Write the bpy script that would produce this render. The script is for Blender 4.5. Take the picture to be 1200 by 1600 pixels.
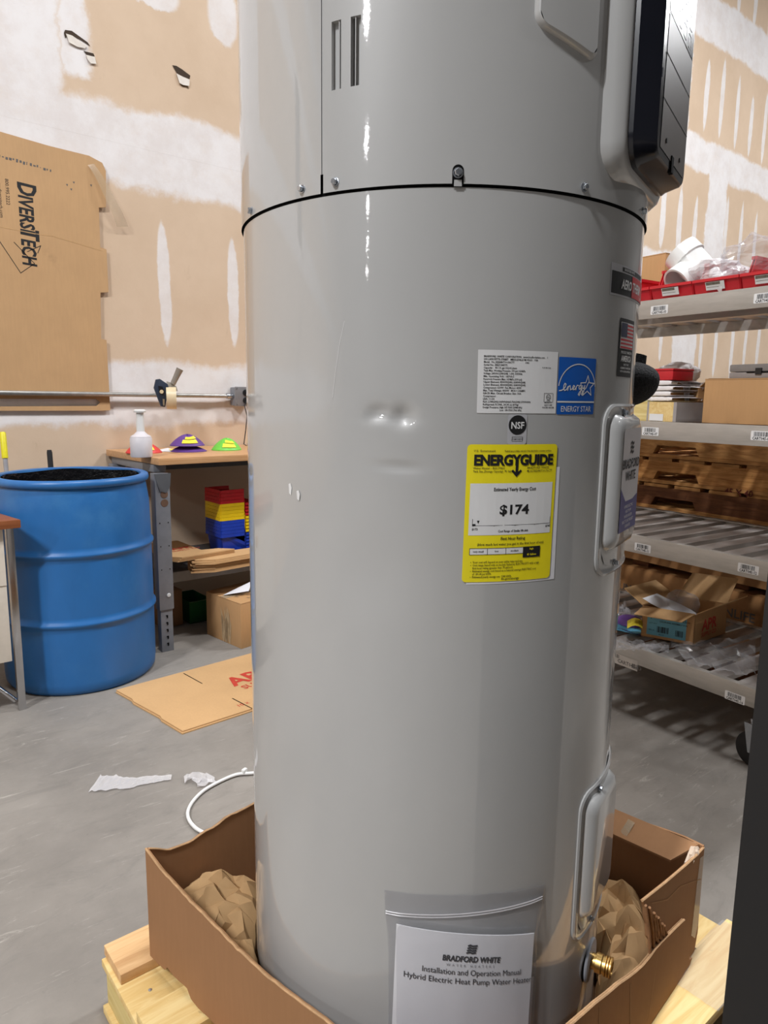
import bpy, bmesh, math, random
import numpy as np
from mathutils import Vector, Matrix, noise
for o in list(bpy.data.objects): bpy.data.objects.remove(o)
S = bpy.context.scene
COL = S.collection
PI = math.pi
R = math.radians
random.seed(7)

# ------------------------------------------------------------------ camera
F = 1100.0; PITCH = R(9.2); YAW = R(39.5); ROLL = math.atan2(83, 6700); CAMH = 1.2; WD = 3.76
fwd = Vector((math.sin(YAW)*math.cos(PITCH), math.cos(YAW)*math.cos(PITCH), -math.sin(PITCH)))
r0 = Vector((math.cos(YAW), -math.sin(YAW), 0)); u0 = r0.cross(fwd)
rgt = r0*math.cos(ROLL) + u0*math.sin(ROLL); upv = rgt.cross(fwd)
cd = bpy.data.cameras.new('camera'); cam = bpy.data.objects.new('camera', cd); COL.objects.link(cam)
M = Matrix((rgt, upv, -fwd)).transposed().to_4x4(); M.translation = Vector((0, 0, CAMH))
cam.matrix_world = M
cd.sensor_fit = 'VERTICAL'; cd.sensor_height = 24.0; cd.lens = 24.0*F/1600.0
cd.clip_start = 0.02; cd.clip_end = 200
S.camera = cam

# ------------------------------------------------------------------ world, lamps, exposure
w = bpy.data.worlds.new('world'); S.world = w; w.use_nodes = True
w.node_tree.nodes['Background'].inputs[0].default_value = (0.75, 0.8, 0.9, 1)
w.node_tree.nodes['Background'].inputs[1].default_value = 0.05
S.view_settings.view_transform = 'Standard'; S.view_settings.look = 'None'
S.view_settings.gamma = 1.0; S.view_settings.use_curve_mapping = False
S.view_settings.exposure = -0.07
CEIL = 6.4
LAMPS = []   # filled by the high bay builder further down: (x, y, watts)
LAMPS += [(-26, -3.0, 70), (-21.5, -2.4, 80), (-17, -1.75, 90), (-12.5, -1.1, 110), (-8, -.45, 190), (-3.6, .1, 470), (.9, .6, 175), (5.4, .9, 270), (9.9, .9, 190), (5.6, -3.8, 75)]

# ------------------------------------------------------------------ picking points on real planes
TC = Vector((0.797, 0.838, 0)); TR = 0.301
def ray(px, py):
    return (rgt*((px-600)/F) - upv*((py-800)/F) + fwd).normalized()
C0 = Vector((0, 0, CAMH))
def on(px, py, p0, n):
    d = ray(px, py); n = Vector(n); return C0 + d*((Vector(p0)-C0).dot(n)/d.dot(n))
def ony(px, py, Y): return on(px, py, (0, Y, 0), (0, 1, 0))
def onz(px, py, Z): return on(px, py, (0, 0, Z), (0, 0, 1))

# ------------------------------------------------------------------ helpers
class MB:
    def __init__(s): s.v = []; s.f = []; s.m = []
    def add(s, vs, fs, mi=0):
        b = len(s.v); s.v += [tuple(v) for v in vs]; s.f += [tuple(i+b for i in f) for f in fs]; s.m += [mi]*len(fs)
        return s
    def box(s, c, d, rz=0.0, M=None, mi=0):
        x, y, z = d[0]/2, d[1]/2, d[2]/2
        vs = [Vector((i*x, j*y, k*z)) for i in (-1, 1) for j in (-1, 1) for k in (-1, 1)]
        if M is not None: vs = [M @ v for v in vs]
        elif rz: vs = [Matrix.Rotation(rz, 3, 'Z') @ v for v in vs]
        vs = [v + Vector(c) for v in vs]
        return s.add(vs, [(0, 1, 3, 2), (4, 6, 7, 5), (0, 4, 5, 1), (2, 3, 7, 6), (0, 2, 6, 4), (1, 5, 7, 3)], mi)
    def prism(s, pts, off, mi=0):
        """polygon (3D points) extruded by vector off"""
        n = len(pts); off = Vector(off)
        vs = [Vector(p) for p in pts] + [Vector(p)+off for p in pts]
        fs = [tuple(range(n))[::-1], tuple(range(n, 2*n))] + [(i, (i+1) % n, n+(i+1) % n, n+i) for i in range(n)]
        return s.add(vs, fs, mi)
    def tube(s, pts, r, seg=10, cap=True, mi=0):
        pts = [Vector(p) for p in pts]; n = len(pts); vs = []
        rs = r if isinstance(r, (list, tuple)) else [r]*n
        t0 = (pts[1]-pts[0]).normalized(); a = t0.orthogonal().normalized()
        for i, p in enumerate(pts):
            t = ((pts[min(i+1, n-1)]-pts[max(i-1, 0)])).normalized()
            a = (a - t*a.dot(t)).normalized(); b = t.cross(a)
            vs += [p + (a*math.cos(2*PI*k/seg) + b*math.sin(2*PI*k/seg))*rs[i] for k in range(seg)]
        fs = [(i*seg+k, i*seg+(k+1) % seg, (i+1)*seg+(k+1) % seg, (i+1)*seg+k) for i in range(n-1) for k in range(seg)]
        if cap: fs += [tuple(range(seg))[::-1], tuple(range((n-1)*seg, n*seg))]
        return s.add(vs, fs, mi)
    def lathe(s, c, prof, seg=32, ax=None, mi=0, cap=False):
        """prof: (r, h) along axis ax from c"""
        ax = Vector(ax or (0, 0, 1)).normalized(); a = ax.orthogonal().normalized(); b = ax.cross(a); c = Vector(c); vs = []
        if abs(ax.z) > .999: a = Vector((1, 0, 0)); b = ax.cross(a)
        for r_, h in prof: vs += [c + ax*h + (a*math.cos(2*PI*k/seg)+b*math.sin(2*PI*k/seg))*r_ for k in range(seg)]
        n = len(prof)
        fs = [(i*seg+k, i*seg+(k+1) % seg, (i+1)*seg+(k+1) % seg, (i+1)*seg+k) for i in range(n-1) for k in range(seg)]
        if cap: fs += [tuple(range(seg))[::-1], tuple(range((n-1)*seg, n*seg))]
        return s.add(vs, fs, mi)
    def grid(s, nu, nv, fn, mi=0):
        vs = [fn(i/(nu-1), j/(nv-1)) for j in range(nv) for i in range(nu)]
        return s.add(vs, [(j*nu+i, j*nu+i+1, (j+1)*nu+i+1, (j+1)*nu+i) for j in range(nv-1) for i in range(nu-1)], mi)
    def build(s, name, mat, parent=None, smooth=False, bevel=0, solid=0, angle=40):
        me = bpy.data.meshes.new(name); me.from_pydata(s.v, [], s.f)
        mats = mat if isinstance(mat, (list, tuple)) else [mat]
        for m in mats: me.materials.append(m)
        if len(mats) > 1: me.polygons.foreach_set('material_index', s.m)
        bm = bmesh.new(); bm.from_mesh(me)
        bmesh.ops.recalc_face_normals(bm, faces=bm.faces)
        if bevel: bmesh.ops.bevel(bm, geom=[e for e in bm.edges if len(e.link_faces) == 2 and e.calc_face_angle(0) > R(35)], offset=bevel, segments=2, profile=.6, affect='EDGES', clamp_overlap=True)
        if solid:
            bm.normal_update(); bmesh.ops.solidify(bm, geom=bm.faces[:], thickness=solid)
        if smooth or bevel:
            for f in bm.faces: f.smooth = True
            for e in bm.edges:
                if len(e.link_faces) == 2 and e.calc_face_angle(0) > R(angle): e.smooth = False
        bm.to_mesh(me); bm.free(); me.update()
        o = bpy.data.objects.new(name, me); COL.objects.link(o)
        if parent is not None:
            o.parent = parent
            o.matrix_parent_inverse = Matrix.Translation(-Vector(parent.location)) if parent.type == 'EMPTY' else Matrix()
        return o

def tag(o, label=None, cat=None, group=None, kind=None):
    if label: o['label'] = label
    if cat: o['category'] = cat
    if group: o['group'] = group
    if kind: o['kind'] = kind
    return o
def thing(name, loc, label, cat, group=None):
    o = bpy.data.objects.new(name, None); COL.objects.link(o); o.location = loc; o.empty_display_size = .05
    return tag(o, label, cat, group)

def srgb(r, g, b):
    f = lambda c: (c/255/12.92) if c/255 <= .04045 else ((c/255+.055)/1.055)**2.4
    return (f(r), f(g), f(b), 1)
class N:
    """tiny node helper"""
    def __init__(s, name):
        s.mat = bpy.data.materials.new(name); s.mat.use_nodes = True; s.t = s.mat.node_tree; s.n = s.t.nodes; s.l = s.t.links
        s.bsdf = s.n['Principled BSDF']; s.out = s.n['Material Output']; s.tc = None
    def node(s, ty, **kw):
        x = s.n.new(ty)
        for k, v in kw.items(): setattr(x, k, v)
        return x
    def link(s, a, b): s.l.new(a, b)
    def coord(s):
        if s.tc is None: s.tc = s.node('ShaderNodeTexCoord')
        return s.tc.outputs['Object']
    def noise(s, scale, detail=4, rough=.55, stretch=None, dist=0):
        n_ = s.node('ShaderNodeTexNoise'); n_.inputs['Scale'].default_value = scale; n_.inputs['Detail'].default_value = detail
        n_.inputs['Roughness'].default_value = rough; n_.inputs['Distortion'].default_value = dist
        if stretch:
            m = s.node('ShaderNodeMapping'); m.inputs['Scale'].default_value = stretch; s.link(s.coord(), m.inputs['Vector']); s.link(m.outputs[0], n_.inputs['Vector'])
        else: s.link(s.coord(), n_.inputs['Vector'])
        return n_.outputs['Fac']
    def val(s, x, i):
        if isinstance(x, (int, float)): i.default_value = x
        elif isinstance(x, tuple): i.default_value = x
        else: s.link(x, i)
    def math(s, op, a, b=0, c=None, clamp=False):
        m = s.node('ShaderNodeMath', operation=op); m.use_clamp = clamp; s.val(a, m.inputs[0]); s.val(b, m.inputs[1])
        if c is not None: s.val(c, m.inputs[2])
        return m.outputs[0]
    def rng(s, x, a, b, c=0, d=1):
        m = s.node('ShaderNodeMapRange'); m.interpolation_type = 'SMOOTHSTEP'; s.val(x, m.inputs[0])
        for i, v in enumerate((a, b, c, d)): m.inputs[i+1].default_value = v
        return m.outputs[0]
    def mix(s, f, a, b):
        m = s.node('ShaderNodeMix', data_type='RGBA'); s.val(f, m.inputs[0]); s.val(a, m.inputs[6]); s.val(b, m.inputs[7]); return m.outputs[2]
    def bump(s, h, strength=.3, dist=.002, prev=None):
        b = s.node('ShaderNodeBump'); b.inputs['Strength'].default_value = strength; b.inputs['Distance'].default_value = dist; s.link(h, b.inputs['Height'])
        if prev: s.link(prev, b.inputs['Normal'])
        return b.outputs[0]
    def set(s, **kw):
        for k, v in kw.items():
            s.val(v, s.bsdf.inputs[k.replace('_', ' ')])
        return s
def mat(name, col, rough=.5, metal=0, var=.08, scale=20, stretch=None, bump=0, bscale=200, spec=.5, coat=0, dirt=None, dscale=6, bdist=.001):
    m = N(name)
    c = col
    if var:
        f = m.noise(scale, 5, .6, stretch)
        c1 = tuple(x*(1-var) for x in col[:3])+(1,); c2 = tuple(min(1, x*(1+var)) for x in col[:3])+(1,)
        c = m.mix(m.rng(f, .3, .7), c1, c2)
    if dirt: c = m.mix(m.rng(m.noise(dscale, 6, .7), .5, .75, 0, .8), c, dirt)
    m.set(Base_Color=c, Roughness=rough, Metallic=metal, Specular_IOR_Level=spec, Coat_Weight=coat, Coat_Roughness=.1)
    if bump: m.link(m.bump(m.noise(bscale, 3, .6, stretch), bump, bdist), m.bsdf.inputs['Normal'])
    return m.mat

# ------------------------------------------------------------------ materials
def wall_mat():
    m = N('drywall')
    sep = m.node('ShaderNodeSeparateXYZ'); m.link(m.coord(), sep.inputs[0]); X, Z = sep.outputs[0], sep.outputs[2]
    n1 = m.noise(3, 5, .65); n2 = m.noise(22, 4, .7)
    d1 = m.math('MULTIPLY', m.math('SUBTRACT', n1, .5), .16); d2 = m.math('MULTIPLY', m.math('SUBTRACT', n2, .5), .05)
    dd = m.math('ADD', d1, d2)
    Xd = m.math('ADD', X, dd); Zd = m.math('ADD', Z, dd)
    masks = []
    def boxm(cx, cz, hx, hz, soft=.035):
        a = m.math('SUBTRACT', m.math('ABSOLUTE', m.math('SUBTRACT', Xd, cx)), hx)
        b = m.math('SUBTRACT', m.math('ABSOLUTE', m.math('SUBTRACT', Zd, cz)), hz)
        masks.append(m.rng(m.math('MAXIMUM', a, b), 0, soft, 1, 0))
    def band(cz, hz, soft=.05):
        masks.append(m.rng(m.math('SUBTRACT', m.math('ABSOLUTE', m.math('SUBTRACT', Zd, cz)), hz), -soft/2, soft/2, 1, 0))
    def ell(cx, cz, hx, hz):
        Xs = m.math('ADD', X, m.math('MULTIPLY', dd, .25))
        if cx > 3: hx *= .78
        a = m.math('POWER', m.math('ABSOLUTE', m.math('DIVIDE', m.math('SUBTRACT', Xs, cx), hx)), 1.5)
        b = m.math('POWER', m.math('ABSOLUTE', m.math('DIVIDE', m.math('SUBTRACT', Zd, cz), hz)), 3.0)
        masks.append(m.rng(m.math('ADD', a, b), .8, 1.25, .9, 0))
    band(1.205, .165); band(2.435, .185); band(3.61, .155); band(4.83, .21); band(6.1, .2)
    boxm(.28, 3.05, .8, .65, .05); boxm(1.165, 3.4, .045, .68); boxm(7.49, 3.0, .19, .6); boxm(6.58, 4.25, .2, .6); boxm(7.05, 1.85, .22, .6); boxm(7.05, .5, .2, .6)
    for c in ((1.565, 1.79, .034, .33), (1.968, 1.78, .034, .3), (1.57, 3.2, .12, .09), (1.94, 3.2, .085, .14),
              (6.47, 2.95, .06, .3), (6.78, 2.9, .06, .36), (7.08, 2.84, .05, .36), (7.73, 2.95, .045, .38), (8.07, 2.95, .045, .38), (8.42, 2.9, .05, .38),
              (6.6, 1.85, .04, .25), (7.4, 1.88, .045, .36), (7.72, 1.85, .045, .36), (8.1, 1.86, .05, .4), (8.42, 1.9, .045, .4), (8.75, 1.9, .05, .4), (9.1, 1.9, .05, .4),
              (7.108, 4.15, .055, .3), (7.42, 4.2, .05, .36), (7.76, 4.15, .05, .35), (8.085, 4.1, .05, .3), (8.41, 4.15, .05, .36), (7.25, 5.45, .05, .4), (7.6, 5.45, .055, .5), (7.95, 5.45, .055, .5), (8.3, 5.45, .05, .5)):
        ell(*c)
    k = masks[0]
    for x in masks[1:]: k = m.math('MAXIMUM', k, x)
    thin = m.math('MULTIPLY', k, m.rng(m.noise(9, 6, .7), .25, .55, .86, 1))
    paper = m.mix(m.rng(m.noise(2.2, 6, .6), .3, .7), srgb(206, 181, 155), srgb(215, 191, 166))
    paper = m.mix(m.rng(m.noise(12, 6, .75, (1, 1, .4)), .60, .75, 0, .2), paper, srgb(165, 135, 105))
    mud = m.mix(m.rng(m.noise(5, 6, .7), .35, .7), srgb(232, 228, 227), srgb(222, 215, 212))
    mud = m.mix(m.rng(m.noise(7, 8, .8, (.5, 1, 2.0), 1.5), .62, .74, 0, .35), mud, srgb(160, 156, 155))
    m.set(Base_Color=m.mix(thin, paper, mud), Roughness=.85, Specular_IOR_Level=.25)
    nb = m.bump(m.noise(60, 4, .6), .15, .003); m.link(m.bump(k, .4, .002, nb), m.bsdf.inputs['Normal'])
    return m.mat
def floor_mat():
    m = N('concrete_floor')
    c = m.mix(m.rng(m.noise(1.3, 7, .65), .3, .7), srgb(124, 119, 113), srgb(147, 141, 134))
    c = m.mix(m.rng(m.noise(5, 8, .75, (1, 2.4, 1), .6), .48, .78, 0, .5), c, srgb(104, 101, 97))
    c = m.mix(m.rng(m.noise(38, 5, .8), .60, .75, 0, .3), c, srgb(90, 87, 83))
    c = m.mix(m.rng(m.noise(16, 8, .8, (.35, 2.2, 1), 1.0), .57, .68, 0, .5), c, srgb(184, 179, 170))
    m.set(Base_Color=c, Roughness=m.rng(m.noise(4, 5, .7), .3, .7, .5, .75), Specular_IOR_Level=.35)
    m.link(m.bump(m.noise(70, 5, .7), .2, .002), m.bsdf.inputs['Normal'])
    return m.mat
def wood_mat(name, a, b, ax='x', knots=True, rough=.7):
    m = N(name)
    st = {'x': (1.2, 14, 14), 'y': (14, 1.2, 14), 'z': (14, 14, 1.2)}[ax]
    f = m.noise(3.2, 6, .65, st, 1.2)
    c = m.mix(m.rng(f, .3, .72), a, b)
    if knots:
        c = m.mix(m.rng(m.noise(9, 5, .8, None, 1.5), .61, .72, 0, .6), c, tuple(x*.35 for x in a[:3])+(1,))
    m.set(Base_Color=c, Roughness=rough, Specular_IOR_Level=.25)
    m.link(m.bump(f, .3, .001), m.bsdf.inputs['Normal'])
    return m.mat
def cardboard_mat(name, a, spots=.0, fl=None):
    m = N(name)
    c = m.mix(m.rng(m.noise(4, 6, .6), .3, .7), tuple(x*.92 for x in a[:3])+(1,), a)
    c = m.mix(m.rng(m.noise(120, 2, .5, fl or (1, 1, .1)), .4, .6, 0, .12), c, tuple(x*.75 for x in a[:3])+(1,))
    if spots: c = m.mix(m.rng(m.noise(3.1, 5, .6), .66, .8, 0, spots), c, tuple(x*.4 for x in a[:3])+(1,))
    m.set(Base_Color=c, Roughness=.8, Specular_IOR_Level=.2)
    m.link(m.bump(m.noise(9, 5, .6), .25, .004), m.bsdf.inputs['Normal'])
    return m.mat
def film_mat(name, op=.22, tint=(.9, .9, .92, 1), rough=.12, bs=.25, bd=.002):
    m = N(name)
    tr = m.node('ShaderNodeBsdfTransparent'); tr.inputs[0].default_value = (.93, .93, .94, 1)
    m.set(Base_Color=tint, Roughness=rough, Specular_IOR_Level=.8)
    fr = m.node('ShaderNodeFresnel'); ge = m.node('ShaderNodeNewGeometry'); m.link(m.math('MULTIPLY_ADD', ge.outputs['Backfacing'], 1/1.45-1.45, 1.45), fr.inputs[0])
    nb = m.bump(m.noise(22, 3, .5), bs, bd); m.link(nb, m.bsdf.inputs['Normal'])
    mx = m.node('ShaderNodeMixShader'); m.link(m.math('ADD', m.math('MULTIPLY', fr.outputs[0], .7), op, clamp=True), mx.inputs[0]); m.link(tr.outputs[0], mx.inputs[1]); m.link(m.bsdf.outputs[0], mx.inputs[2])
    m.link(mx.outputs[0], m.out.inputs[0])
    return m.mat
def tank_mat():
    m = N('grey_enamel')
    c = m.mix(m.rng(m.noise(2, 5, .6), .3, .7), srgb(174, 174, 173), srgb(178, 178, 177))
    m.set(Base_Color=c, Roughness=.38, Specular_IOR_Level=.5, Coat_Weight=1.0, Coat_Roughness=.035, Coat_IOR=1.6)
    nb = m.bump(m.noise(330, 2, .5), .035, .001)
    m.link(m.bump(m.noise(7, 3, .5, (1, 1, .35)), .12, .01, nb), m.bsdf.inputs['Normal']); m.link(m.bump(m.noise(300, 2, .5), .03, .001), m.bsdf.inputs['Coat Normal'])
    return m.mat
WALL = wall_mat(); FLOOR = floor_mat(); TANK = tank_mat()
CB = cardboard_mat('corrugated_cardboard', srgb(192, 150, 105)); CBW = cardboard_mat('cardboard_sheet', srgb(196, 158, 116), .7)
CBX = cardboard_mat('brown_box_board', srgb(158, 118, 84)); CBE = mat('cardboard_edge', srgb(170, 132, 92), .9, bump=.5, bscale=300)
CBL = cardboard_mat('pale_cardboard', srgb(205, 165, 118)); KRAFT = cardboard_mat('kraft_paper', srgb(184, 150, 108), 0, (.3, .3, .3))
PINE = wood_mat('pine_board', srgb(232, 208, 150), srgb(214, 178, 112), 'x'); PINEY = wood_mat('pine_stringer', srgb(226, 208, 150), srgb(204, 180, 112), 'y')
PINK = wood_mat('pinkish_board', srgb(224, 186, 138), srgb(200, 156, 108), 'x')
OLDW = wood_mat('old_pallet_wood', srgb(196, 148, 92), srgb(150, 102, 58), 'y'); OLDD = wood_mat('dark_pallet_wood', srgb(128, 84, 54), srgb(92, 58, 38), 'y')
BENCHW = wood_mat('maple_laminate', srgb(206, 162, 118), srgb(186, 140, 96), 'x', False, .35)
DESKW = wood_mat('walnut_laminate', srgb(150, 92, 58), srgb(128, 74, 44), 'x', False, .4)
STEEL = mat('grey_painted_steel', srgb(128, 130, 136), .45, .1, .06); STEELD = mat('dark_steel', srgb(90, 92, 96), .5, .2, .06)
ALU = mat('brushed_aluminium', srgb(178, 174, 168), .42, .55, .08, 6, (8, 1, 8), .1, 300); ALUS = mat('aluminium_slat', srgb(170, 164, 160), .4, .5, .15, 5, (1, 6, 1))
CHROME = mat('chrome', srgb(200, 200, 202), .18, 1, .03); ZINC = mat('zinc_screw', srgb(190, 196, 204), .25, .9, .05)
CONDUIT = mat('galvanised_conduit', srgb(178, 176, 172), .35, .7, .12, 30)
BLUEP = mat('blue_drum_plastic', srgb(38, 104, 168), .38, 0, .10, 4, (1, 1, .4), .12, 14, dirt=srgb(60, 120, 176), dscale=3, bdist=.004)
BLACKP = mat('black_plastic', srgb(24, 25, 28), .35, 0, .1); BLACKR = mat('black_rubber', srgb(30, 30, 32), .7, 0, .1)
FOAM = mat('black_foam', srgb(30, 30, 32), .85, 0, .5, 260, None, 1.0, 260, .4, bdist=.004)
LINER = mat('black_liner_film', srgb(18, 18, 20), .25, 0, .1, 20, None, .8, 25, bdist=.01)
WHITEP = mat('white_plastic', srgb(228, 228, 226), .35, 0, .02); WHITEG = mat('white_gloss_pvc', srgb(236, 236, 234), .2, 0, .01)
PAPER = mat('white_paper', srgb(226, 226, 230), .7, 0, .03, 8); CLOTHW = mat('white_cloth', srgb(232, 228, 228), .9, 0, .03, 30, None, .4, 40)
REDP = mat('red_bin_plastic', srgb(196, 34, 44), .35, 0, .06); YELP = mat('yellow_bin_plastic', srgb(232, 198, 20), .4, 0, .05); BLUB = mat('blue_bin_plastic', srgb(24, 58, 168), .4, 0, .06)
GRNP = mat('green_bin_plastic', srgb(28, 98, 48), .4, 0, .06); BEIGE = mat('beige_panel', srgb(216, 206, 192), .6, 0, .04)
PURP = mat('purple_plastic', srgb(98, 62, 138), .5, 0, .1); LIME = mat('lime_green_plastic', srgb(112, 202, 72), .45, 0, .06); REDD = mat('red_dome_plastic', srgb(216, 62, 58), .45, 0, .06)
TAPEG = mat('glossy_tape', srgb(206, 176, 136), .2, 0, .1, 40); TORND = mat('torn_paper_dark', srgb(62, 48, 36), .9)
ORANGE = mat('orange_plastic', srgb(240, 120, 50), .45, 0, .05); STICKY = mat('yellow_sticker', srgb(244, 226, 60), .6, 0, .05)
EGY = mat('energy_label_yellow', srgb(238, 222, 36), .35, 0, .03); INK = mat('black_ink', srgb(22, 22, 24), .6, 0, 0); INKR = mat('red_ink', srgb(190, 62, 46), .7, 0, .1, 60)
INKG = mat('grey_ink', srgb(96, 92, 90), .7, 0, 0); LABW = mat('white_label', srgb(222, 222, 222), .4, 0, .02); ESB = mat('energy_star_blue', srgb(24, 92, 182), .3, 0, .03)
SILV = mat('silver_label', srgb(196, 196, 200), .35, .2, .03); NAVY = mat('navy_ink', srgb(40, 50, 120), .35, 0, .1); REDI = mat('label_red', srgb(196, 40, 50), .4, 0, 0)
BRASS = mat('brass', srgb(196, 162, 100), .34, 1, .1, 30); CTRLF = mat('control_face', srgb(98, 90, 86), .38, 0, .03); CTRLK = mat('control_black', srgb(20, 22, 30), .22, 0, .05)
FILM = film_mat('clear_plastic_film', .13, (.7, .7, .72, 1), .1); FILMW = film_mat('milky_plastic_film', .45, (.86, .84, .85, 1), .25); BAGM = film_mat('zip_bag_film', .035, (.7, .7, .7, 1), .1, .35, .003)
TAPEM = film_mat('packing_tape', .35, srgb(200, 180, 150), .15); BLK = mat('recess_black', (.004, .004, .004, 1), .9, 0, 0, spec=.1)
CREAM = mat('tape_roll', srgb(216, 196, 158), .4, 0, .05); TOOL = mat('dark_blue_tool', srgb(44, 54, 70), .4, 0, .1); OLIVE = mat('pale_yellow_carton', srgb(214, 206, 150), .6, 0, .05)
GREYC = mat('grey_case', srgb(158, 152, 150), .5, 0, .06); TEAL = mat('light_blue_label', srgb(110, 176, 198), .5, 0, .03); CYAN = mat('cyan_card', srgb(106, 186, 222), .5, 0, .04)
def scuff_mat():
    m = N('scuffed_black_panel')
    c = m.mix(m.rng(m.noise(5, 8, .8, (1, .7, 1), 2.5), .60, .72, 0, .3), srgb(14, 15, 18), srgb(50, 52, 58))
    m.set(Base_Color=c, Roughness=.55); return m.mat
SCUFF = scuff_mat()

# ------------------------------------------------------------------ lettering
_tc = {}
def glyphs(s, size=1.0, offset=0.0, shear=0.0, align='LEFT', spacing=1.0, res=2):
    key = (s, offset, shear, align, spacing, res)
    if key not in _tc:
        cu = bpy.data.curves.new('t', 'FONT'); cu.body = s; cu.size = 1; cu.offset = offset; cu.shear = shear; cu.align_x = align; cu.space_character = spacing; cu.resolution_u = res
        o = bpy.data.objects.new('t', cu); COL.objects.link(o)
        dg = bpy.context.evaluated_depsgraph_get(); me = bpy.data.meshes.new_from_object(o.evaluated_get(dg))
        _tc[key] = ([(v.co.x, v.co.y) for v in me.vertices], [tuple(p.vertices) for p in me.polygons])
        bpy.data.objects.remove(o); bpy.data.curves.remove(cu); bpy.data.meshes.remove(me)
    return _tc[key]
def put(mb, s, x, y, size, fn, sx=1.0, mi=0, rot=0, **kw):
    """lettering laid at (x, y) on a surface given by fn(x, y)"""
    vs, fs = glyphs(s, **kw); c, n_ = math.cos(rot), math.sin(rot)
    mb.add([fn(x + c*a*size*sx - n_*b*size, y + n_*a*size*sx + c*b*size) for a, b in vs], fs, mi)
def rect(mb, x0, y0, x1, y1, fn, mi=0, seg=1):
    for i in range(seg):
        a = x0+(x1-x0)*i/seg; b = x0+(x1-x0)*(i+1)/seg
        mb.add([fn(a, y0), fn(b, y0), fn(b, y1), fn(a, y1)], [(0, 1, 2, 3)], mi)
def poly(mb, pts, fn, mi=0): mb.add([fn(*p) for p in pts], [tuple(range(len(pts)))], mi)
def stroke(mb, pts, wd, fn, mi=0):
    for i in range(len(pts)-1):
        a, b = Vector(pts[i]).to_2d() if len(pts[i]) > 2 else Vector(pts[i]), Vector(pts[i+1]); d = (b-a)
        if d.length < 1e-9: continue
        d.normalize(); q = Vector((-d.y, d.x))*wd/2; e = d*wd*.3
        poly(mb, [tuple(a-q-e), tuple(b-q+e), tuple(b+q+e), tuple(a+q-e)], fn, mi)
def barcode(mb, x0, y0, x1, y1, fn, seed=1, n=26, mi=0):
    rr = random.Random(seed); x = x0; u = (x1-x0)/n
    while x < x1-u:
        wd = u*rr.choice((.5, .8, 1.3)); rect(mb, x, y0, min(x+wd, x1), y1, fn, mi); x += wd+u*rr.choice((.5, .7, 1.1))
def pl(o, xd, yd):
    o = Vector(o); xd = Vector(xd).normalized(); yd = Vector(yd).normalized()
    return lambda x, y: o + xd*x + yd*y
def fnoise(p, s=1.0, o=4): return noise.fractal(Vector(p)*s, 1.0, 2.0, o)

# ================================================================== structure
XW, XE, YS = -28.0, 13.0, -9.0
floor = MB().box(((XW+XE)/2, (YS+WD)/2, -.05), (XE-XW, WD-YS, .1)).build('floor', FLOOR); tag(floor, kind='structure')
wall = MB().box(((XW+XE)/2, WD+.16, CEIL/2), (XE-XW, .28, CEIL)).build('wall_back', BLK); tag(wall, kind='structure')
# drywall sheets: each one a part of the wall, joints between them staggered and mudded over
rows = [(0, 1.22, 7.05), (1.22, 2.44, 7.05), (2.44, 3.66, 7.49), (3.66, 4.88, 6.58), (4.88, 6.1, 7.3)]
for z0, z1, xj in rows:
    x = xj - 3.66*3
    while x < XE:
        a, b = max(x, -4), min(x+3.66, XE)
        if b > a: MB().box(((a+b)/2, WD+.0095, (z0+z1)/2), (b-a-.0003, .017, z1-z0-.0003)).build('drywall_sheet', WALL, wall)
        x += 3.66
MB().box((-16, WD+.0095, 3.05), (24, .017, 6.1)).build('drywall_sheet', WALL, wall)
MB().box(((XW+XE)/2, WD+.0095, 6.25), (XE-XW, .017, .29)).build('drywall_sheet', WALL, wall)
pw = mat('painted_wall', srgb(112, 111, 110), .8, 0, .03)
for nm, c, d in (('wall_right', (XE+.1, (YS+WD)/2, CEIL/2), (.2, WD-YS, CEIL)), ('wall_left', (XW-.1, (YS+WD)/2, CEIL/2), (.2, WD-YS, CEIL)),
                 ('wall_front', ((XW+XE)/2, YS-.1, CEIL/2), (XE-XW, .2, CEIL)), ('ceiling', ((XW+XE)/2, (YS+WD)/2, CEIL+.1), (XE-XW, WD-YS, .2))):
    tag(MB().box(c, d).build(nm, pw if nm != 'ceiling' else mat('ceiling_deck', srgb(118, 118, 118), .8, 0, .03)), kind='structure')
# torn holes in the drywall paper
def hole(c, pts, flap):
    y = WD-.0005
    MB().prism([(c[0]+a, y, c[1]+b) for a, b in pts], (0, -.001, 0)).build('torn_hole_and_shade', TORND, wall)
    MB().prism([(c[0]+a, y-.001, c[1]+b) for a, b in flap], (0, -.006, -.003)).build('torn_paper_flap', mat('gypsum_flap', srgb(226, 218, 208), .8), wall)
hole((1.175, 2.84), [(-.05, .045), (-.02, .050), (.05, .022), (.062, .008), (.02, .022), (-.03, .030), (-.052, .010), (-.056, .030)], [(-.048, .03), (-.02, .030), (.045, .004), (.035, -.008), (.0, -.012), (-.036, -.004)])
hole((1.19, 2.79), [(.015, .028), (.060, .030), (.066, .018), (.03, .012)], [(.024, .014), (.064, .016), (.070, -.012), (.045, -.018), (.03, -.004)])
hole((1.70, 2.835), [(-.052, .045), (-.03, .048), (.0, .040), (.045, .022), (.04, .004), (.0, .008), (-.03, .014)], [(-.034, .012), (.0, .006), (.038, .002), (.034, -.030), (.0, -.034), (-.018, -.030)])
MB().prism([(1.70+a, WD-.0005, 2.835+c_) for a, c_ in [(-.016, -.034), (.03, -.032), (.034, -.045), (.02, -.040), (.0, -.044)]], (0, -.001, 0)).build('torn_hole_and_shade', mat('gypsum_shadow', srgb(120, 96, 70), .8), wall)  # brown strip along the flap's lower edge paints the flap's shadow

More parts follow.
